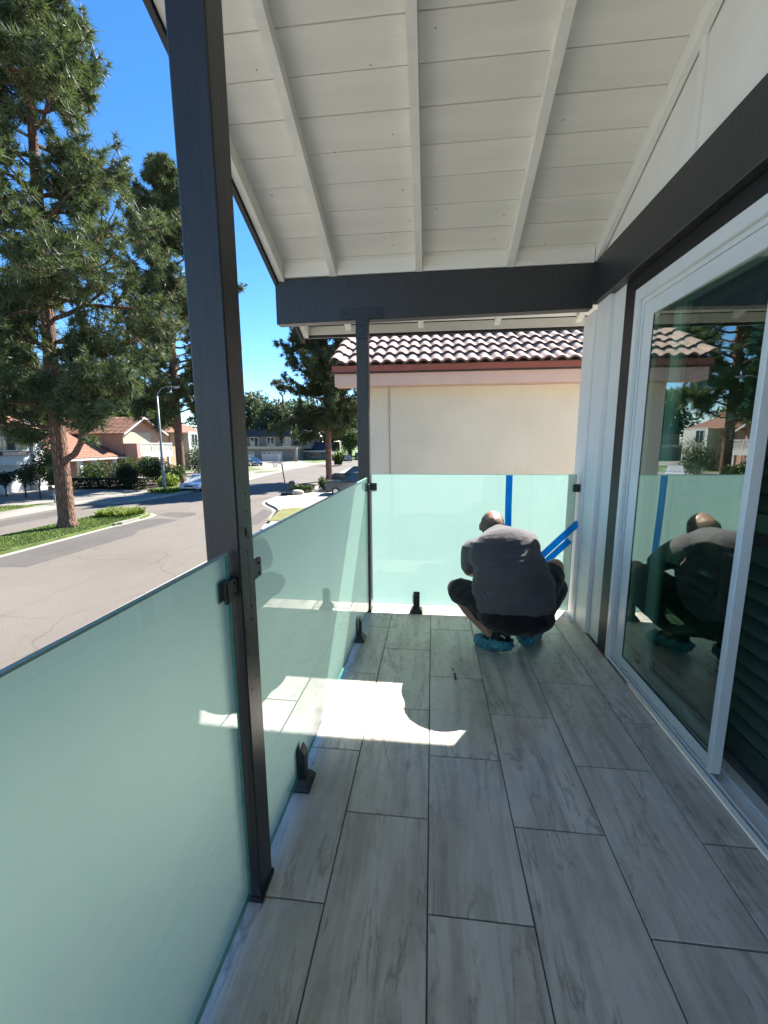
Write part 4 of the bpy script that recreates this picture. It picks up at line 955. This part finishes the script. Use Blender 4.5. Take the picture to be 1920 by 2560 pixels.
# ================================================================== VEHICLES
MT['tyre'] = M('tyre', (.015, .015, .015), .85, .1); MT['rim'] = M('alloy_rim', (.4, .4, .4), .3, .1, metal=.8); MT['lamp_lens'] = M('lamp_lens', (.45, .5, .6), .1, .1)
MT['plate'] = M('licence_plate', (.6, .6, .55), .5, .3, 20); MT['grille'] = M('black_grille', (.01, .01, .01), .5, .1)
MT['tail'] = M('tail_lamp', (.28, .01, .01), .2, .1)
def paint(name, c):
    m = M(name, c, .25, .03); m.node_tree.nodes['Principled BSDF'].inputs['Coat Weight'].default_value = .8; return m
def car(name, label, cat, loc, rz, mat, L_=4.5, W_=1.78, H_=1.45, suv=False, group=None):
    o = thing(name, label, cat, loc, rz, group); hw = W_/2
    # local +Y is the front
    f, r = L_/2, -L_/2
    belt = H_*.60; hood = H_*.56
    if suv: prof = [(r, .30), (r, .95), (r+.08, belt), (f-1.15, belt), (f-.15, hood+.1), (f, .75), (f, .30)]; roofp = [(r+.12, belt), (r+.30, H_-.06), (r+.8, H_), (f-2.2, H_-.02), (f-1.2, belt)]
    else: prof = [(r, .28), (r+.02, .80), (r+.35, belt+.02), (f-1.35, belt), (f-.22, hood-.12), (f, .58), (f, .26)]; roofp = [(r+.45, belt), (r+1.05, H_-.05), (r+1.7, H_), (f-2.25, H_-.03), (f-1.25, belt)]
    def shell(p, w0, w1, z0, z1):
        n = len(p); vs = []
        def hw_(z): return w0+(w1-w0)*max(0, min(1, (z-z0)/(z1-z0)))
        for s_ in (-1, 1): vs += [(s_*hw_(z), y, z) for y, z in p]
        return MB().add(vs, [tuple(range(n)), tuple(range(n, 2*n))[::-1]]+[(i, i+n, (i+1) % n+n, (i+1) % n) for i in range(n)])
    bo = shell(prof, hw, hw*.97, .3, belt).build('body', mat, o); smooth_bevel(bo, .06, 3)
    co = shell(roofp, hw*.95, hw*.74, belt, H_).build('cabin', mat, o); smooth_bevel(co, .05, 3)
    def lerp_side(y, z, s_, out=.012): t = (z-belt)/(H_-belt); return (s_*(hw*.95+(hw*.74-hw*.95)*t+out), y, z)
    y0, y1, y2, y3 = roofp[0][0], roofp[1][0], roofp[3][0], roofp[4][0]
    zt = H_-.11; zb = belt+.04
    for s_ in (-1, 1):
        my = (y1+y2)/2
        for a, b_, c, d in (((y0+.30), my-.04, my-.04, y1+.12), (my+.04, y3-.30, y2+.08, my+.04)):
            MB().add([lerp_side(a, zb, s_), lerp_side(b_, zb, s_), lerp_side(c, zt, s_), lerp_side(d, zt, s_)], [(0,1,2,3)]).build('side_window', MT['window_glass'], o)
    def cross(ya, za, yb, zb_, k0, k1, name_, off):
        w0, w1 = hw*.86, hw*.66
        p = [(-w0, ya, za), (w0, ya, za), (w1, yb, zb_), (-w1, yb, zb_)]; nrm = (Vector(p[1])-Vector(p[0])).cross(Vector(p[3])-Vector(p[0])).normalized()*off
        MB().add([tuple(Vector(q)+nrm) for q in p], [(0,1,2,3)]).build(name_, MT['window_glass'], o)
    def on(pa, pb, t): return (pa[0]+(pb[0]-pa[0])*t, pa[1]+(pb[1]-pa[1])*t)
    a, b_ = on(roofp[4], roofp[3], .08), on(roofp[4], roofp[3], .92); cross(a[0], a[1], b_[0], b_[1], 0, 0, 'windscreen', .014)
    a, b_ = on(roofp[0], roofp[1], .10), on(roofp[0], roofp[1], .92); cross(a[0], a[1], b_[0], b_[1], 0, 0, 'rear_window', -.014)
    for s_ in (-1, 1):
        for yy in (f-.85, r+.85):
            w = MB().tube([(s_*(hw-.21), yy, .32), (s_*(hw+.012), yy, .32)], .32, 20).build('wheel', MT['tyre'], o)
            MB().tube([(s_*(hw+.0125), yy, .32), (s_*(hw+.022), yy, .32)], .20, 14).build('rim', MT['rim'], w)
        MB().bbox(s_*(hw*.72)-.20, s_*(hw*.72)+.20, f-.13, f+.012, .60 if not suv else .74, .74 if not suv else .90, .03).build('headlight', MT['lamp_lens'], o)
        MB().bbox(s_*(hw*.80)-.15, s_*(hw*.80)+.15, r-.012, r+.10, .70 if not suv else .85, .86 if not suv else 1.1, .03).build('tail_light', MT['tail'], o)
        MB().bbox(s_*(hw+.02)-.10, s_*(hw+.02)+.10, y3-.42, y3-.28, belt+.03, belt+.17, .03).build('mirror', mat, o)
    MB().bbox(-.42, .42, f-.05, f+.016, .44 if not suv else .55, .60 if not suv else .80, .03).build('grille', MT['grille'], o)
    MB().bbox(-.24, .24, f-.02, f+.022, .34, .45, .008).build('number_plate', MT['plate'], o)
    MB().bbox(-hw*.7, hw*.7, f-.04, f+.01, .26, .335, .02).build('air_intake', MT['grille'], o)
    MB().bbox(-.24, .24, r-.022, r+.02, .62, .74, .008).build('number_plate', MT['plate'], o)
    return o
car('white_sedan', 'white sedan parked nose towards us beside the street lamp', 'car', (-22.0, 38.0, G), R(180+6), paint('white_paint', (.5, .52, .54)), 4.55, 1.78, 1.44)
car('silver_car', 'silver car on the driveway behind the second pine trunk', 'car', (-25.6, 48.5, G+.12), R(210), paint('silver_paint', (.55, .56, .57)), 4.6, 1.8, 1.55)
car('dark_suv', 'dark grey suv nearer the glass, its roof just above the panel', 'car', (-6.3, 34.6, G+.12), R(95), paint('dark_grey_paint', (.02, .022, .026)), 4.8, 1.95, 1.80, True, 'dark vehicles at the kerb by the pine')
car('black_suv', 'black suv parked beyond the dark grey one', 'car', (-7.6, 42.0, G+.12), R(95), paint('black_paint', (.010, .010, .011)), 4.9, 1.95, 1.85, True, 'dark vehicles at the kerb by the pine')
car('blue_sedan', 'dark blue sedan on the driveway in front of the grey garages', 'car', (-33.0, 76.5, G+.12), R(215), paint('blue_paint', (.015, .03, .07)), 4.6, 1.8, 1.45)
car('far_sedan', 'small dark sedan at the far end of the street', 'car', (-19.2, 95.0, G), R(200), paint('far_paint', (.02, .025, .03)), 4.5, 1.8, 1.45)
car('far_van', 'dark van behind the small far sedan', 'car', (-17.4, 101, G), R(195), bpy.data.materials['black_paint'], 4.8, 1.9, 1.9, True)

# ================================================================== STREET FURNITURE
MT['galv'] = M('galvanised_pole', (.20, .205, .21), .5, .12, 4, metal=.2)
lamp = thing('street_lamp', 'tall grey street lamp with curved arm by the white sedan', 'street lamp', (-23.6, 35.0, G+.12))
MB().tube([(0, 0, 0), (0, 0, .25), (.0, 0, .27), (.02, 0, 4), (.08, 0, 8.3)], [.16, .16, .125, .10, .07], 12).build('pole', MT['galv'], lamp, True)
MB().tube([(.08, 0, 8.1), (.18, 0, 8.5), (.5, 0, 8.85), (1.0, 0, 9.0), (1.5, 0, 8.98)], [.045, .04, .036, .034, .034], 8).build('arm', MT['galv'], lamp, True)
MB().ell((1.82, 0, 8.93), (.38, .15, .08)).build('lamp_head', MT['galv'], lamp, True)
MB().ell((1.88, 0, 8.885), (.22, .11, .06)).build('lens', MT['lamp_lens'], lamp, True)
hoop = thing('basketball_hoop', 'portable basketball hoop on a dark pole at the kerb', 'basketball hoop', (-11.75, 33.5, G+.13))
MB().bbox(-.55, .55, -.3, .35, 0, .16, .05).build('base', MT['black_metal'], hoop)
MB().tube([(-.1, .0, .1), (-.32, 0, 1.6), (-.42, -.02, 2.55)], .05, 8).build('pole', MT['black_metal'], hoop)
MB().tube([(-.41, -.02, 2.45), (-.55, -.18, 2.85)], .03, 6).build('arm', MT['black_metal'], hoop)
MT['board'] = M('clear_backboard', (.34, .36, .38), .2, .05)
bb = MB().box(-.04, .0, -.5, .5, 0, .70).build('backboard', MT['board'], hoop, False, (-.56, -.2, 2.55)); bb.rotation_euler = (0, 0, R(28))
MB().box(-.05, -.041, -.25, .25, .12, .16).box(-.05, -.041, -.25, .25, .50, .54).box(-.05, -.041, -.25, -.21, .16, .50).box(-.05, -.041, .21, .25, .16, .50).build('target_square', MT['black_metal'], bb)
rp_ = [(.23*math.cos(t*math.pi/8), .23*math.sin(t*math.pi/8), 0) for t in range(17)]
rim = MB().tube(rp_, .012, 6).build('rim', MT['red_fascia'], hoop, False, (-.86, -.38, 2.68))
net = MB()
for k in range(8):
    a = k*math.pi/4; net.tube([(.23*math.cos(a), .23*math.sin(a), 0), (.14*math.cos(a+.4), .14*math.sin(a+.4), -.25), (.12*math.cos(a+.8), .12*math.sin(a+.8), -.42)], .012, 4)
net.build('net', MT['bark_white'], rim)
stone = MB(); stone.ell((0, 0, .18), (.55, .4, .22)); so_ = stone.build('boulder', M('pale_stone', (.42, .38, .32), .9, .25, 5, .5, 20, .02), None, True, (-11.1, 33.95, G+.10)); tag(so_, 'pale rounded boulder behind the hoop base', 'rock')
mbx = thing('mailbox', 'dark mailbox on a post behind the basketball pole', 'mailbox', (-11.45, 33.9, G+.12))
MB().box(-.06, .06, -.06, .06, 0, .75).build('mail_post', MT['black_metal'], mbx); b = MB().prism([(-.26, .75), (.26, .75), (.26, 1.02), (.17, 1.12), (-.17, 1.12), (-.26, 1.02)], 'y', -.3, .3).build('mail_box', MT['black_metal'], mbx)
MB().box(.262, .28, -.22, .22, .78, 1.02).build('mail_door', MT['galv'], mbx)
mb2 = thing('mailbox', 'black kerbside mailbox left of the big pine trunk', 'mailbox', (-27.2, 27.6, G+.14))
MB().box(-.05, .05, -.05, .05, 0, .9).build('mail_post', MT['galv'], mb2); MB().prism([(-.2, .9), (.2, .9), (.2, 1.15), (.12, 1.25), (-.12, 1.25), (-.2, 1.15)], 'y', -.25, .25).build('mail_box', MT['black_metal'], mb2)
# ================================================================== TREES AND SHRUBS
def leafmat(name, lo, hi, rough=.55, tr=.25):
    m, nt, b = new_mat(name); g_ = nt.nodes.new('ShaderNodeNewGeometry')
    n = noise(nt, coords(nt, 'Object'), .9, 3); n2 = noise(nt, coords(nt, 'Object'), 9, 2)
    c = mixc(nt, .5, ramp(nt, n, [(.3, lo), (.7, hi)]), ramp(nt, g_.outputs['Random Per Island'], [(0, lo), (1, hi)]))
    nt.links.new(c, b.inputs['Base Color']); b.inputs['Roughness'].default_value = rough; b.inputs['Specular IOR Level'].default_value = .3
    o = nt.nodes['Material Output']; t = nt.nodes.new('ShaderNodeBsdfTranslucent'); nt.links.new(mixc(nt, 1, c, (1.3, 1.4, .6), 'MULTIPLY'), t.inputs[0])
    mx = nt.nodes.new('ShaderNodeMixShader'); mx.inputs[0].default_value = tr
    nt.links.new(b.outputs[0], mx.inputs[1]); nt.links.new(t.outputs[0], mx.inputs[2]); nt.links.new(mx.outputs[0], o.inputs[0]); return m
MT['needle'] = leafmat('pine_needle', (.045, .068, .034), (.125, .150, .075))
MT['needle_dark'] = leafmat('dark_pine_needle', (.034, .050, .024), (.095, .110, .050))
MT['leaf'] = leafmat('broad_leaf', (.030, .055, .018), (.085, .125, .035))
MT['leaf_dark'] = leafmat('dark_leaf', (.012, .022, .010), (.035, .050, .020))
MT['leaf_lime'] = leafmat('lime_leaf', (.10, .15, .02), (.22, .27, .05))
MT['leaf_far'] = leafmat('far_leaf', (.045, .065, .040), (.085, .11, .065))
def bark():
    m, nt, b = new_mat('pine_bark'); v = coords(nt, 'Object', (5, 5, 1.1))
    vo = nt.nodes.new('ShaderNodeTexVoronoi'); vo.feature = 'DISTANCE_TO_EDGE'; vo.inputs['Scale'].default_value = 2.2
    nv = noise(nt, v, 3, 4); ad = nt.nodes.new('ShaderNodeVectorMath'); nt.links.new(v, ad.inputs[0]); 
    sc = nt.nodes.new('ShaderNodeVectorMath'); sc.operation = 'SCALE'; sc.inputs[3].default_value = .35
    nn = nt.nodes.new('ShaderNodeTexNoise'); nn.inputs['Scale'].default_value = 4; nt.links.new(v, nn.inputs[0]); nt.links.new(nn.outputs['Color'], sc.inputs[0]); nt.links.new(sc.outputs[0], ad.inputs[1]); nt.links.new(ad.outputs[0], vo.inputs['Vector'])
    c = ramp(nt, vo.outputs['Distance'], [(.0, (.035, .022, .016)), (.12, (.20, .095, .058)), (.5, (.40, .21, .135))])
    c = mixc(nt, .35, c, ramp(nt, nv, [(.3, (.12, .07, .05)), (.7, (.42, .26, .18))]))
    nt.links.new(c, b.inputs['Base Color']); b.inputs['Roughness'].default_value = .95
    h = ramp(nt, vo.outputs['Distance'], [(0, (0, 0, 0)), (.3, (1, 1, 1))]); bump(nt, b, h, 1.0, .10); return m
MT['bark'] = bark(); MT['bark_dark'] = M('dark_bark', (.055, .038, .028), .95, .3, 6, .6, 14, .03, stretch=(3, 3, .6)); MT['bark_pale'] = M('pale_bark', (.30, .27, .24), .9, .2, 3)

def tufts(P, Dn, size, K, rg, w=.022):
    "needle bunches: P (n,3) centres, Dn (n,3) directions"
    n = len(P); d = rg.randn(n, K, 3); d /= np.linalg.norm(d, axis=2, keepdims=True)
    d = d+Dn[:, None, :]*.75; d /= np.linalg.norm(d, axis=2, keepdims=True)
    ln = size[:, None]*(.55+.6*rg.rand(n, K))
    root = P[:, None, :]+Dn[:, None, :]*(rg.rand(n, K, 1)-.6)*size[:, None, None]*.8
    tip = root+d*ln[:, :, None]; tip[:, :, 2] -= .10*ln
    s = np.cross(d, rg.randn(n, K, 3)); s /= np.linalg.norm(s, axis=2, keepdims=True)
    v = np.stack([root-s*w, root+s*w, tip], 2).reshape(-1, 3); return v, np.arange(len(v)).reshape(-1, 3)
def pine(label, base, height, r0, prof, z_first, seed, nb=70, tuft=.42, K=30, mat='needle', bk='bark', lean=(0, 0), extra=None, per=1.0, low=None, w=.022, name='pine_tree'):
    rg = np.random.RandomState(seed); o = thing(name, label, 'tree', base, 0, 'tall street pines')
    nz = 14; tr = MB(); cl = lambda t: np.array([lean[0]*t+.25*math.sin(t*5+seed)*t, lean[1]*t+.2*math.sin(t*4+seed*2)*t, height*t])
    pts = [cl(t) for t in np.linspace(0, 1, nz)]; rad = [r0*(1-.93*t)**.8+.02 for t in np.linspace(0, 1, nz)]
    pts.insert(1, cl(.02)); rad.insert(1, r0*.98); pts.insert(1, cl(.008)); rad.insert(1, r0*1.12); rad[0] = r0*1.38
    tr.tube(pts, rad, 18, True)
    # buckled bark silhouette
    tr.v = [(x+.05*r0*math.sin(9*math.atan2(y, x)+z*1.7), y+.05*r0*math.cos(7*math.atan2(y, x)+z*2.1), z) for x, y, z in tr.v]
    tr.build('trunk', MT[bk], o, True)
    br = MB(); TP = []; TD = []
    def branch(p, d, ln, r, depth):
        q = p.copy(); dd = d/np.linalg.norm(d); path = [q.copy()]; n = 5
        for k in range(n):
            dd = dd+rg.randn(3)*.16+np.array([0, 0, .10 if depth else .05]); dd /= np.linalg.norm(dd); q = q+dd*ln/n; path.append(q.copy())
            if depth == 0 and k >= 1:
                for _ in range(2):
                    sd = dd+rg.randn(3)*.75; branch(q, sd, ln*rg.uniform(.28, .45), r*.4, 1)
            if depth == 1 or k >= 3:
                m_ = max(1, int(rg.poisson(1.25*per)))
                for _ in range(m_): TP.append(q+rg.randn(3)*.22); TD.append(dd+rg.randn(3)*.35)
        TP.append(q); TD.append(dd)
        br.tube(path, [max(.008, r*(1-.8*k/n)) for k in range(n+1)], 5 if depth else 6, False)
    for i in range(nb):
        t = z_first+(1-z_first)*((i+rg.rand())/nb)**.95; c = cl(t); a = i*2.4+rg.rand()*.8
        ln = prof((t-z_first)/(1-z_first))*rg.uniform(.45, 1.2)
        if ln < .3: continue
        branch(c, np.array([math.cos(a), math.sin(a), rg.uniform(-.05, .40)]), ln, min(.12, .03+ln*.018), 0)
    for p, d, ln, r in (low or []): branch(np.array(p, float), np.array(d, float), ln, r, 0)
    for path, rr in (extra or []): br.tube(path, rr, 10, True)
    br.build('limbs', MT[bk], o, True)
    TD = np.array(TD); TD /= np.linalg.norm(TD, axis=1, keepdims=True)
    v, t = tufts(np.array(TP), TD, tuft*(.7+.6*rg.rand(len(TP))), K, rg, w)
    c = link('crown', np_mesh('crown', v, t, MT[mat]), o); c['kind'] = 'stuff'; return o
P1 = (-18.7, 19.5, G+.13)
pine('huge red barked pine on the median island at the left', P1, 26, .37, lambda t: 5.4*(1-t)**.55*(.55+.45*min(1, t*5)), .20, 11, 78, .46, 40, lean=(.6, .4), per=.85,
     extra=[([(.1, -.05, 3.2), (.6, -.15, 3.5), (1.1, -.2, 3.75), (1.5, -.2, 4.3), (1.65, -.2, 5.0), (2.0, -.15, 5.7), (2.6, 0, 6.6)], [.17, .16, .15, .14, .125, .11, .07])],
     low=[((.2, 0, 5.3), (1, -.2, .02), 3.3, .09), ((.0, 0, 5.0), (-1, -.5, -.1), 3.8, .09), ((-.2, 0, 4.6), (-1, -.2, .15), 1.6, .05), ((2.0, -.1, 5.9), (1, 0, .6), 2.8, .07), ((.1, 0, 6.0), (-.6, -1, 0), 4.0, .09), ((2.3, -.1, 6.2), (.5, -.5, .8), 2.6, .06), ((.2, 0, 6.4), (.9, .6, .1), 4.0, .09)])
pine('second tall pine beyond the street lamp', (-26.6, 42.5, G+.12), 30.5, .42, lambda t: 7.0*(1-t)**.5*(.5+.5*min(1, t*4)), .20, 23, 90, .55, 30, 'needle', 'bark', lean=(.5, 0), per=1.2, w=.035)
pine('dark pine in the verge beyond the basketball hoop', (-11.7, 47.5, G+.12), 21, .36, lambda t: 5.4*(1-t)**.40*(.6+.4*min(1, t*6)), .235, 37, 80, .50, 34, 'needle_dark', 'bark', per=1.5, w=.035)
pine('pine standing far left behind the white house', (-43, 33, G), 24, .35, lambda t: 5.0*(1-t)**.5, .25, 41, 60, .6, 26, 'needle_dark', 'bark_dark', w=.04)
pine('pine behind the pink house roof', (-49, 46, G), 22, .35, lambda t: 5.5*(1-t)**.5, .25, 43, 60, .7, 26, 'needle_dark', 'bark_dark', w=.045)
pine('pine at the far end of the street beside the low house', (-22, 112, G), 15, .4, lambda t: 5.5*(1-t)**.4, .3, 47, 40, .9, 24, 'needle_dark', 'bark_dark', w=.07)
def leaves(P, size, rg, asp=.5):
    n = len(P); a = rg.randn(n, 3); a /= np.linalg.norm(a, axis=1, keepdims=True); b = np.cross(a, rg.randn(n, 3)); b /= np.linalg.norm(b, axis=1, keepdims=True)
    s = size*(.6+.8*rg.rand(n, 1)); v = np.stack([P-a*s, P+b*s*asp, P+a*s, P-b*s*asp], 1).reshape(-1, 3); return v, np.arange(4*n).reshape(-1, 4)
def blob_points(rg, blobs, n):
    vol = np.array([b[1][0]*b[1][1]*b[1][2] for b in blobs])**.67; idx = rg.choice(len(blobs), n, p=vol/vol.sum())
    d = rg.randn(n, 3); d /= np.linalg.norm(d, axis=1, keepdims=True); r = rg.rand(n, 1)**.28
    c = np.array([b[0] for b in blobs])[idx]; s = np.array([b[1] for b in blobs])[idx]; return c+d*r*s*(1+.12*rg.randn(n, 1))
def tree(label, base, height, rad, seed, n=6000, leaf=.22, mat='leaf', bk='bark_dark', trunk=.25, zc=.55, name='broadleaf_tree', group='broadleaf trees', nbl=16):
    rg = np.random.RandomState(seed); o = thing(name, label, 'tree', base, 0, group)
    blobs = []
    for _ in range(nbl):
        a = rg.rand()*6.28; q = rg.rand()**.6; z = height*(zc+(1-zc)*.95*(rg.rand()-.35)); rr = rad*(.30+.22*rg.rand())
        f = 1-.55*max(0, (z/height-zc)/(1-zc)); blobs.append(((math.cos(a)*rad*.72*q*f, math.sin(a)*rad*.72*q*f, min(z, height-rr*.7)), (rr, rr, rr*.8)))
    tr = MB(); tr.tube([(0, 0, 0), (.05*height*.1, 0, height*.2), (0, .1, height*zc)], [trunk*1.3, trunk, trunk*.6], 9)
    for b in blobs[:8]: tr.tube([(0, 0, height*.28), (b[0][0]*.5, b[0][1]*.5, (height*.3+b[0][2])/2), b[0]], [trunk*.5, trunk*.32, trunk*.12], 5)
    tr.build('trunk', MT[bk], o, True)
    v, t = leaves(blob_points(rg, blobs, n), leaf, rg); c = link('crown', np_mesh('crown', v, t, MT[mat]), o); c['kind'] = 'stuff'; return o
def shrub(label, base, r, seed, n=1500, leaf=.09, mat='leaf', name='shrub', group='front garden shrubs', cat='shrub', lumps=6, box=None):
    rg = np.random.RandomState(seed); o = thing(name, label, cat, base, 0, group)
    if box: P = np.stack([rg.uniform(-box[0], box[0], n), rg.uniform(-box[1], box[1], n), rg.uniform(0, box[2], n)], 1); e = rg.randint(0, 3, n); P[e == 0, 2] = box[2]*rg.uniform(.9, 1.05, (e == 0).sum()); P[e == 1, 1] = -box[1]*rg.uniform(.85, 1.05, (e == 1).sum())
    else:
        blobs = [((rg.uniform(-.5, .5)*r[0], rg.uniform(-.5, .5)*r[1], r[2]*rg.uniform(.35, .75)), (r[0]*.55, r[1]*.55, r[2]*.42)) for _ in range(lumps)]; P = blob_points(rg, blobs, n); P[:, 2] = np.maximum(P[:, 2], .03)
    tr = MB()
    for k in range(4):
        a = k*1.6; tr.tube([(0, 0, 0), (.25*math.cos(a)*r[0], .25*math.sin(a)*r[1], r[2]*.4), (.5*math.cos(a)*r[0], .5*math.sin(a)*r[1], r[2]*.75)], [.04, .03, .015], 5, False)
    tr.build('stems', MT['bark_dark'], o)
    v, t = leaves(P, leaf, rg); c = link('foliage', np_mesh('foliage', v, t, MT[mat]), o); c['kind'] = 'stuff'; return o
H0 = G+.13
shrub('long clipped dark hedge in front of the pink house', (-30.4, 36.9, H0), (4, .6, 1), 1, 9000, .07, 'leaf_dark', 'hedge', None, 'hedge', box=(4.1, .55, .95))
shrub('dome shaped dark topiary above the hedge', (-29.7, 38.9, H0), (1.5, 1.3, 2.3), 2, 4500, .08, 'leaf_dark', 'topiary', None, 'shrub', 3)
k = 3
for lab, x, y, rx, rz_s, mt in (('leafy green shrub left of the dome topiary', -35.2, 41, 1.8, 2.3, 'leaf'), ('bright shrub by the porch pillar of the pink house', -33.4, 42.5, 1.5, 2.5, 'leaf'), ('tall dark shrub right of the dome topiary', -28.2, 41.0, 1.7, 2.6, 'leaf_dark'), ('shrub under the white balcony', -31.6, 44.0, 1.7, 2.7, 'leaf'), ('low yellowish shrub at the foot of the street lamp', -24.8, 37.4, 1.1, 1.3, 'leaf_lime'), ('shrub between lamp and second pine', -26.0, 39.8, 1.3, 1.9, 'leaf'), ('green bush beside the peach house window', -33.0, 58, 1.9, 4.3, 'leaf'), ('dark hedge mass below the peach house', -30.5, 53, 2.6, 2.9, 'leaf_dark')):
    shrub(lab, (x, y, H0), (rx, rx*.9, rz_s), k, 2600, .10, mt); k += 1
for lab, x, y, rx, h in (('leftmost small dark leaved tree before the white garage', -34.6, 30.7, 1.0, 2.2), ('middle small dark leaved tree before the white garage', -32.3, 30.2, 1.1, 2.5), ('small dark leaved tree next to the big pine trunk', -30.2, 29.4, 1.3, 3.2)):
    tree(lab, (x, y, H0), h, rx, k, 900, .10, 'leaf_dark', 'bark_dark', .05, .66, 'small_tree', 'small trees before the garage', 9); k += 1
shrub('tall green shrub right behind the big pine trunk', (-31.0, 31.8, H0), (1.3, 1.2, 3.9), k, 4000, .10, 'leaf'); k += 1
shrub('low clipped hedge behind the boulder', (-11.2, 35.8, H0), (1.1, .7, .6), k, 2500, .06, 'leaf', 'hedge', None, 'hedge', box=(1.0, .65, .55)); k += 1
shrub('round bush by the sidewalk near the dark suv', (-9.6, 36.9, H0), (.6, .6, 1.25), k, 1500, .07, 'leaf'); k += 1
shrub('small flowering bush beside the dark suv', (-8.9, 36.0, H0), (.7, .6, 1.0), k, 1200, .07, 'leaf'); k += 1
shrub('yellow green shrub hard against the near post', (-36.2, 76, H0), (1.6, 1.6, 4.0), k, 1800, .22, 'leaf_lime'); k += 1
# strap leaved planting on the island tip
def strappy(name, label, area, n, ln, mat, seed, cat='plant', z=G+.13, w=.025):
    rg = np.random.RandomState(seed); vs = []; fs = []
    for _ in range(n):
        x, y = rg.uniform(area[0], area[1]), rg.uniform(area[2], area[3])
        for _2 in range(9):
            a = rg.rand()*6.28; l = ln*rg.uniform(.6, 1.1); c, s = math.cos(a), math.sin(a); o = len(vs)
            for t, rr, hh in ((0, .02, 0), (.5, .35, .75), (1, .8, .55+.4*rg.rand())):
                ww = w*(1-t*.8); vs += [(x+c*rr*l-s*ww, y+s*rr*l+c*ww, z+hh*l), (x+c*rr*l+s*ww, y+s*rr*l-c*ww, z+hh*l)]
            fs += [(o, o+1, o+3, o+2), (o+2, o+3, o+5, o+4)]
    me = np_mesh(name, vs, np.array(fs), mat); o = stuff(link(name, me)); o['label'] = label; o['category'] = cat; return o
strappy('strap_leaf_plants', 'yellow green strap leaved plants on the island tip', (-19.6, -17.5, 22.2, 23.9), 150, .5, MT['leaf_lime'], 5)
strappy('palm_fronds', 'small palm fronds beside the dark pine trunk', (-18.3, -17.0, 78, 79), 14, 3.0, MT['leaf'], 6, w=.12)
strappy('verge_weeds', 'low yellow green ground cover around the street lamp base', (-24.6, -22.4, 34.0, 37.0), 160, .35, MT['leaf_lime'], 7)
# far wood
for i, (x, y, h, r) in enumerate(((-62, 118, 19, 8), (-53, 124, 21, 9), (-45, 118, 17, 7.5), (-38, 126, 18, 8.5), (-30, 120, 15.5, 7), (-33, 140, 21, 9), (-22, 132, 15, 7), (-15, 128, 13, 6), (-8, 135, 14, 7), (-70, 100, 19, 8), (-62, 80, 17, 7), (-58, 62, 18, 7.5), (-52, 70, 16, 7), (-2, 122, 12, 6))):
    tree(['broad crowned tree at the left end of the far wood', 'tallest crown of the far wood', 'far tree above the left grey garage', 'far tree above the grey mansard roof', 'far tree above the right end of the mansard roof', 'hindmost crown of the far wood', 'far tree behind the low dark house', 'far tree beyond the pine trunk', 'far tree right of the pine trunk', 'far tree left of the grey house', 'tree behind the peach house roof', 'tree behind the ridge of the pink house', 'tree between the pink and peach houses', 'rightmost small tree of the far wood'][i], (x, y, G), h, r, 60+i, 5200, .42, 'leaf_far' if i % 3 else 'leaf', 'bark_dark', .4, .5, 'broadleaf_tree', 'far wood behind the houses', 20)
tree('slender pale trunked tree before the grey garages', (-30.4, 93, G+.1), 8.5, 2.2, 91, 500, .22, 'leaf', 'bark_pale', .28, .6, 'street_tree', None, 8)
tree('dense round tree on the far right lawn', (-20.5, 106, G+.1), 9, 4, 92, 3000, .3, 'leaf', 'bark_dark', .35, .5, 'street_tree', None)
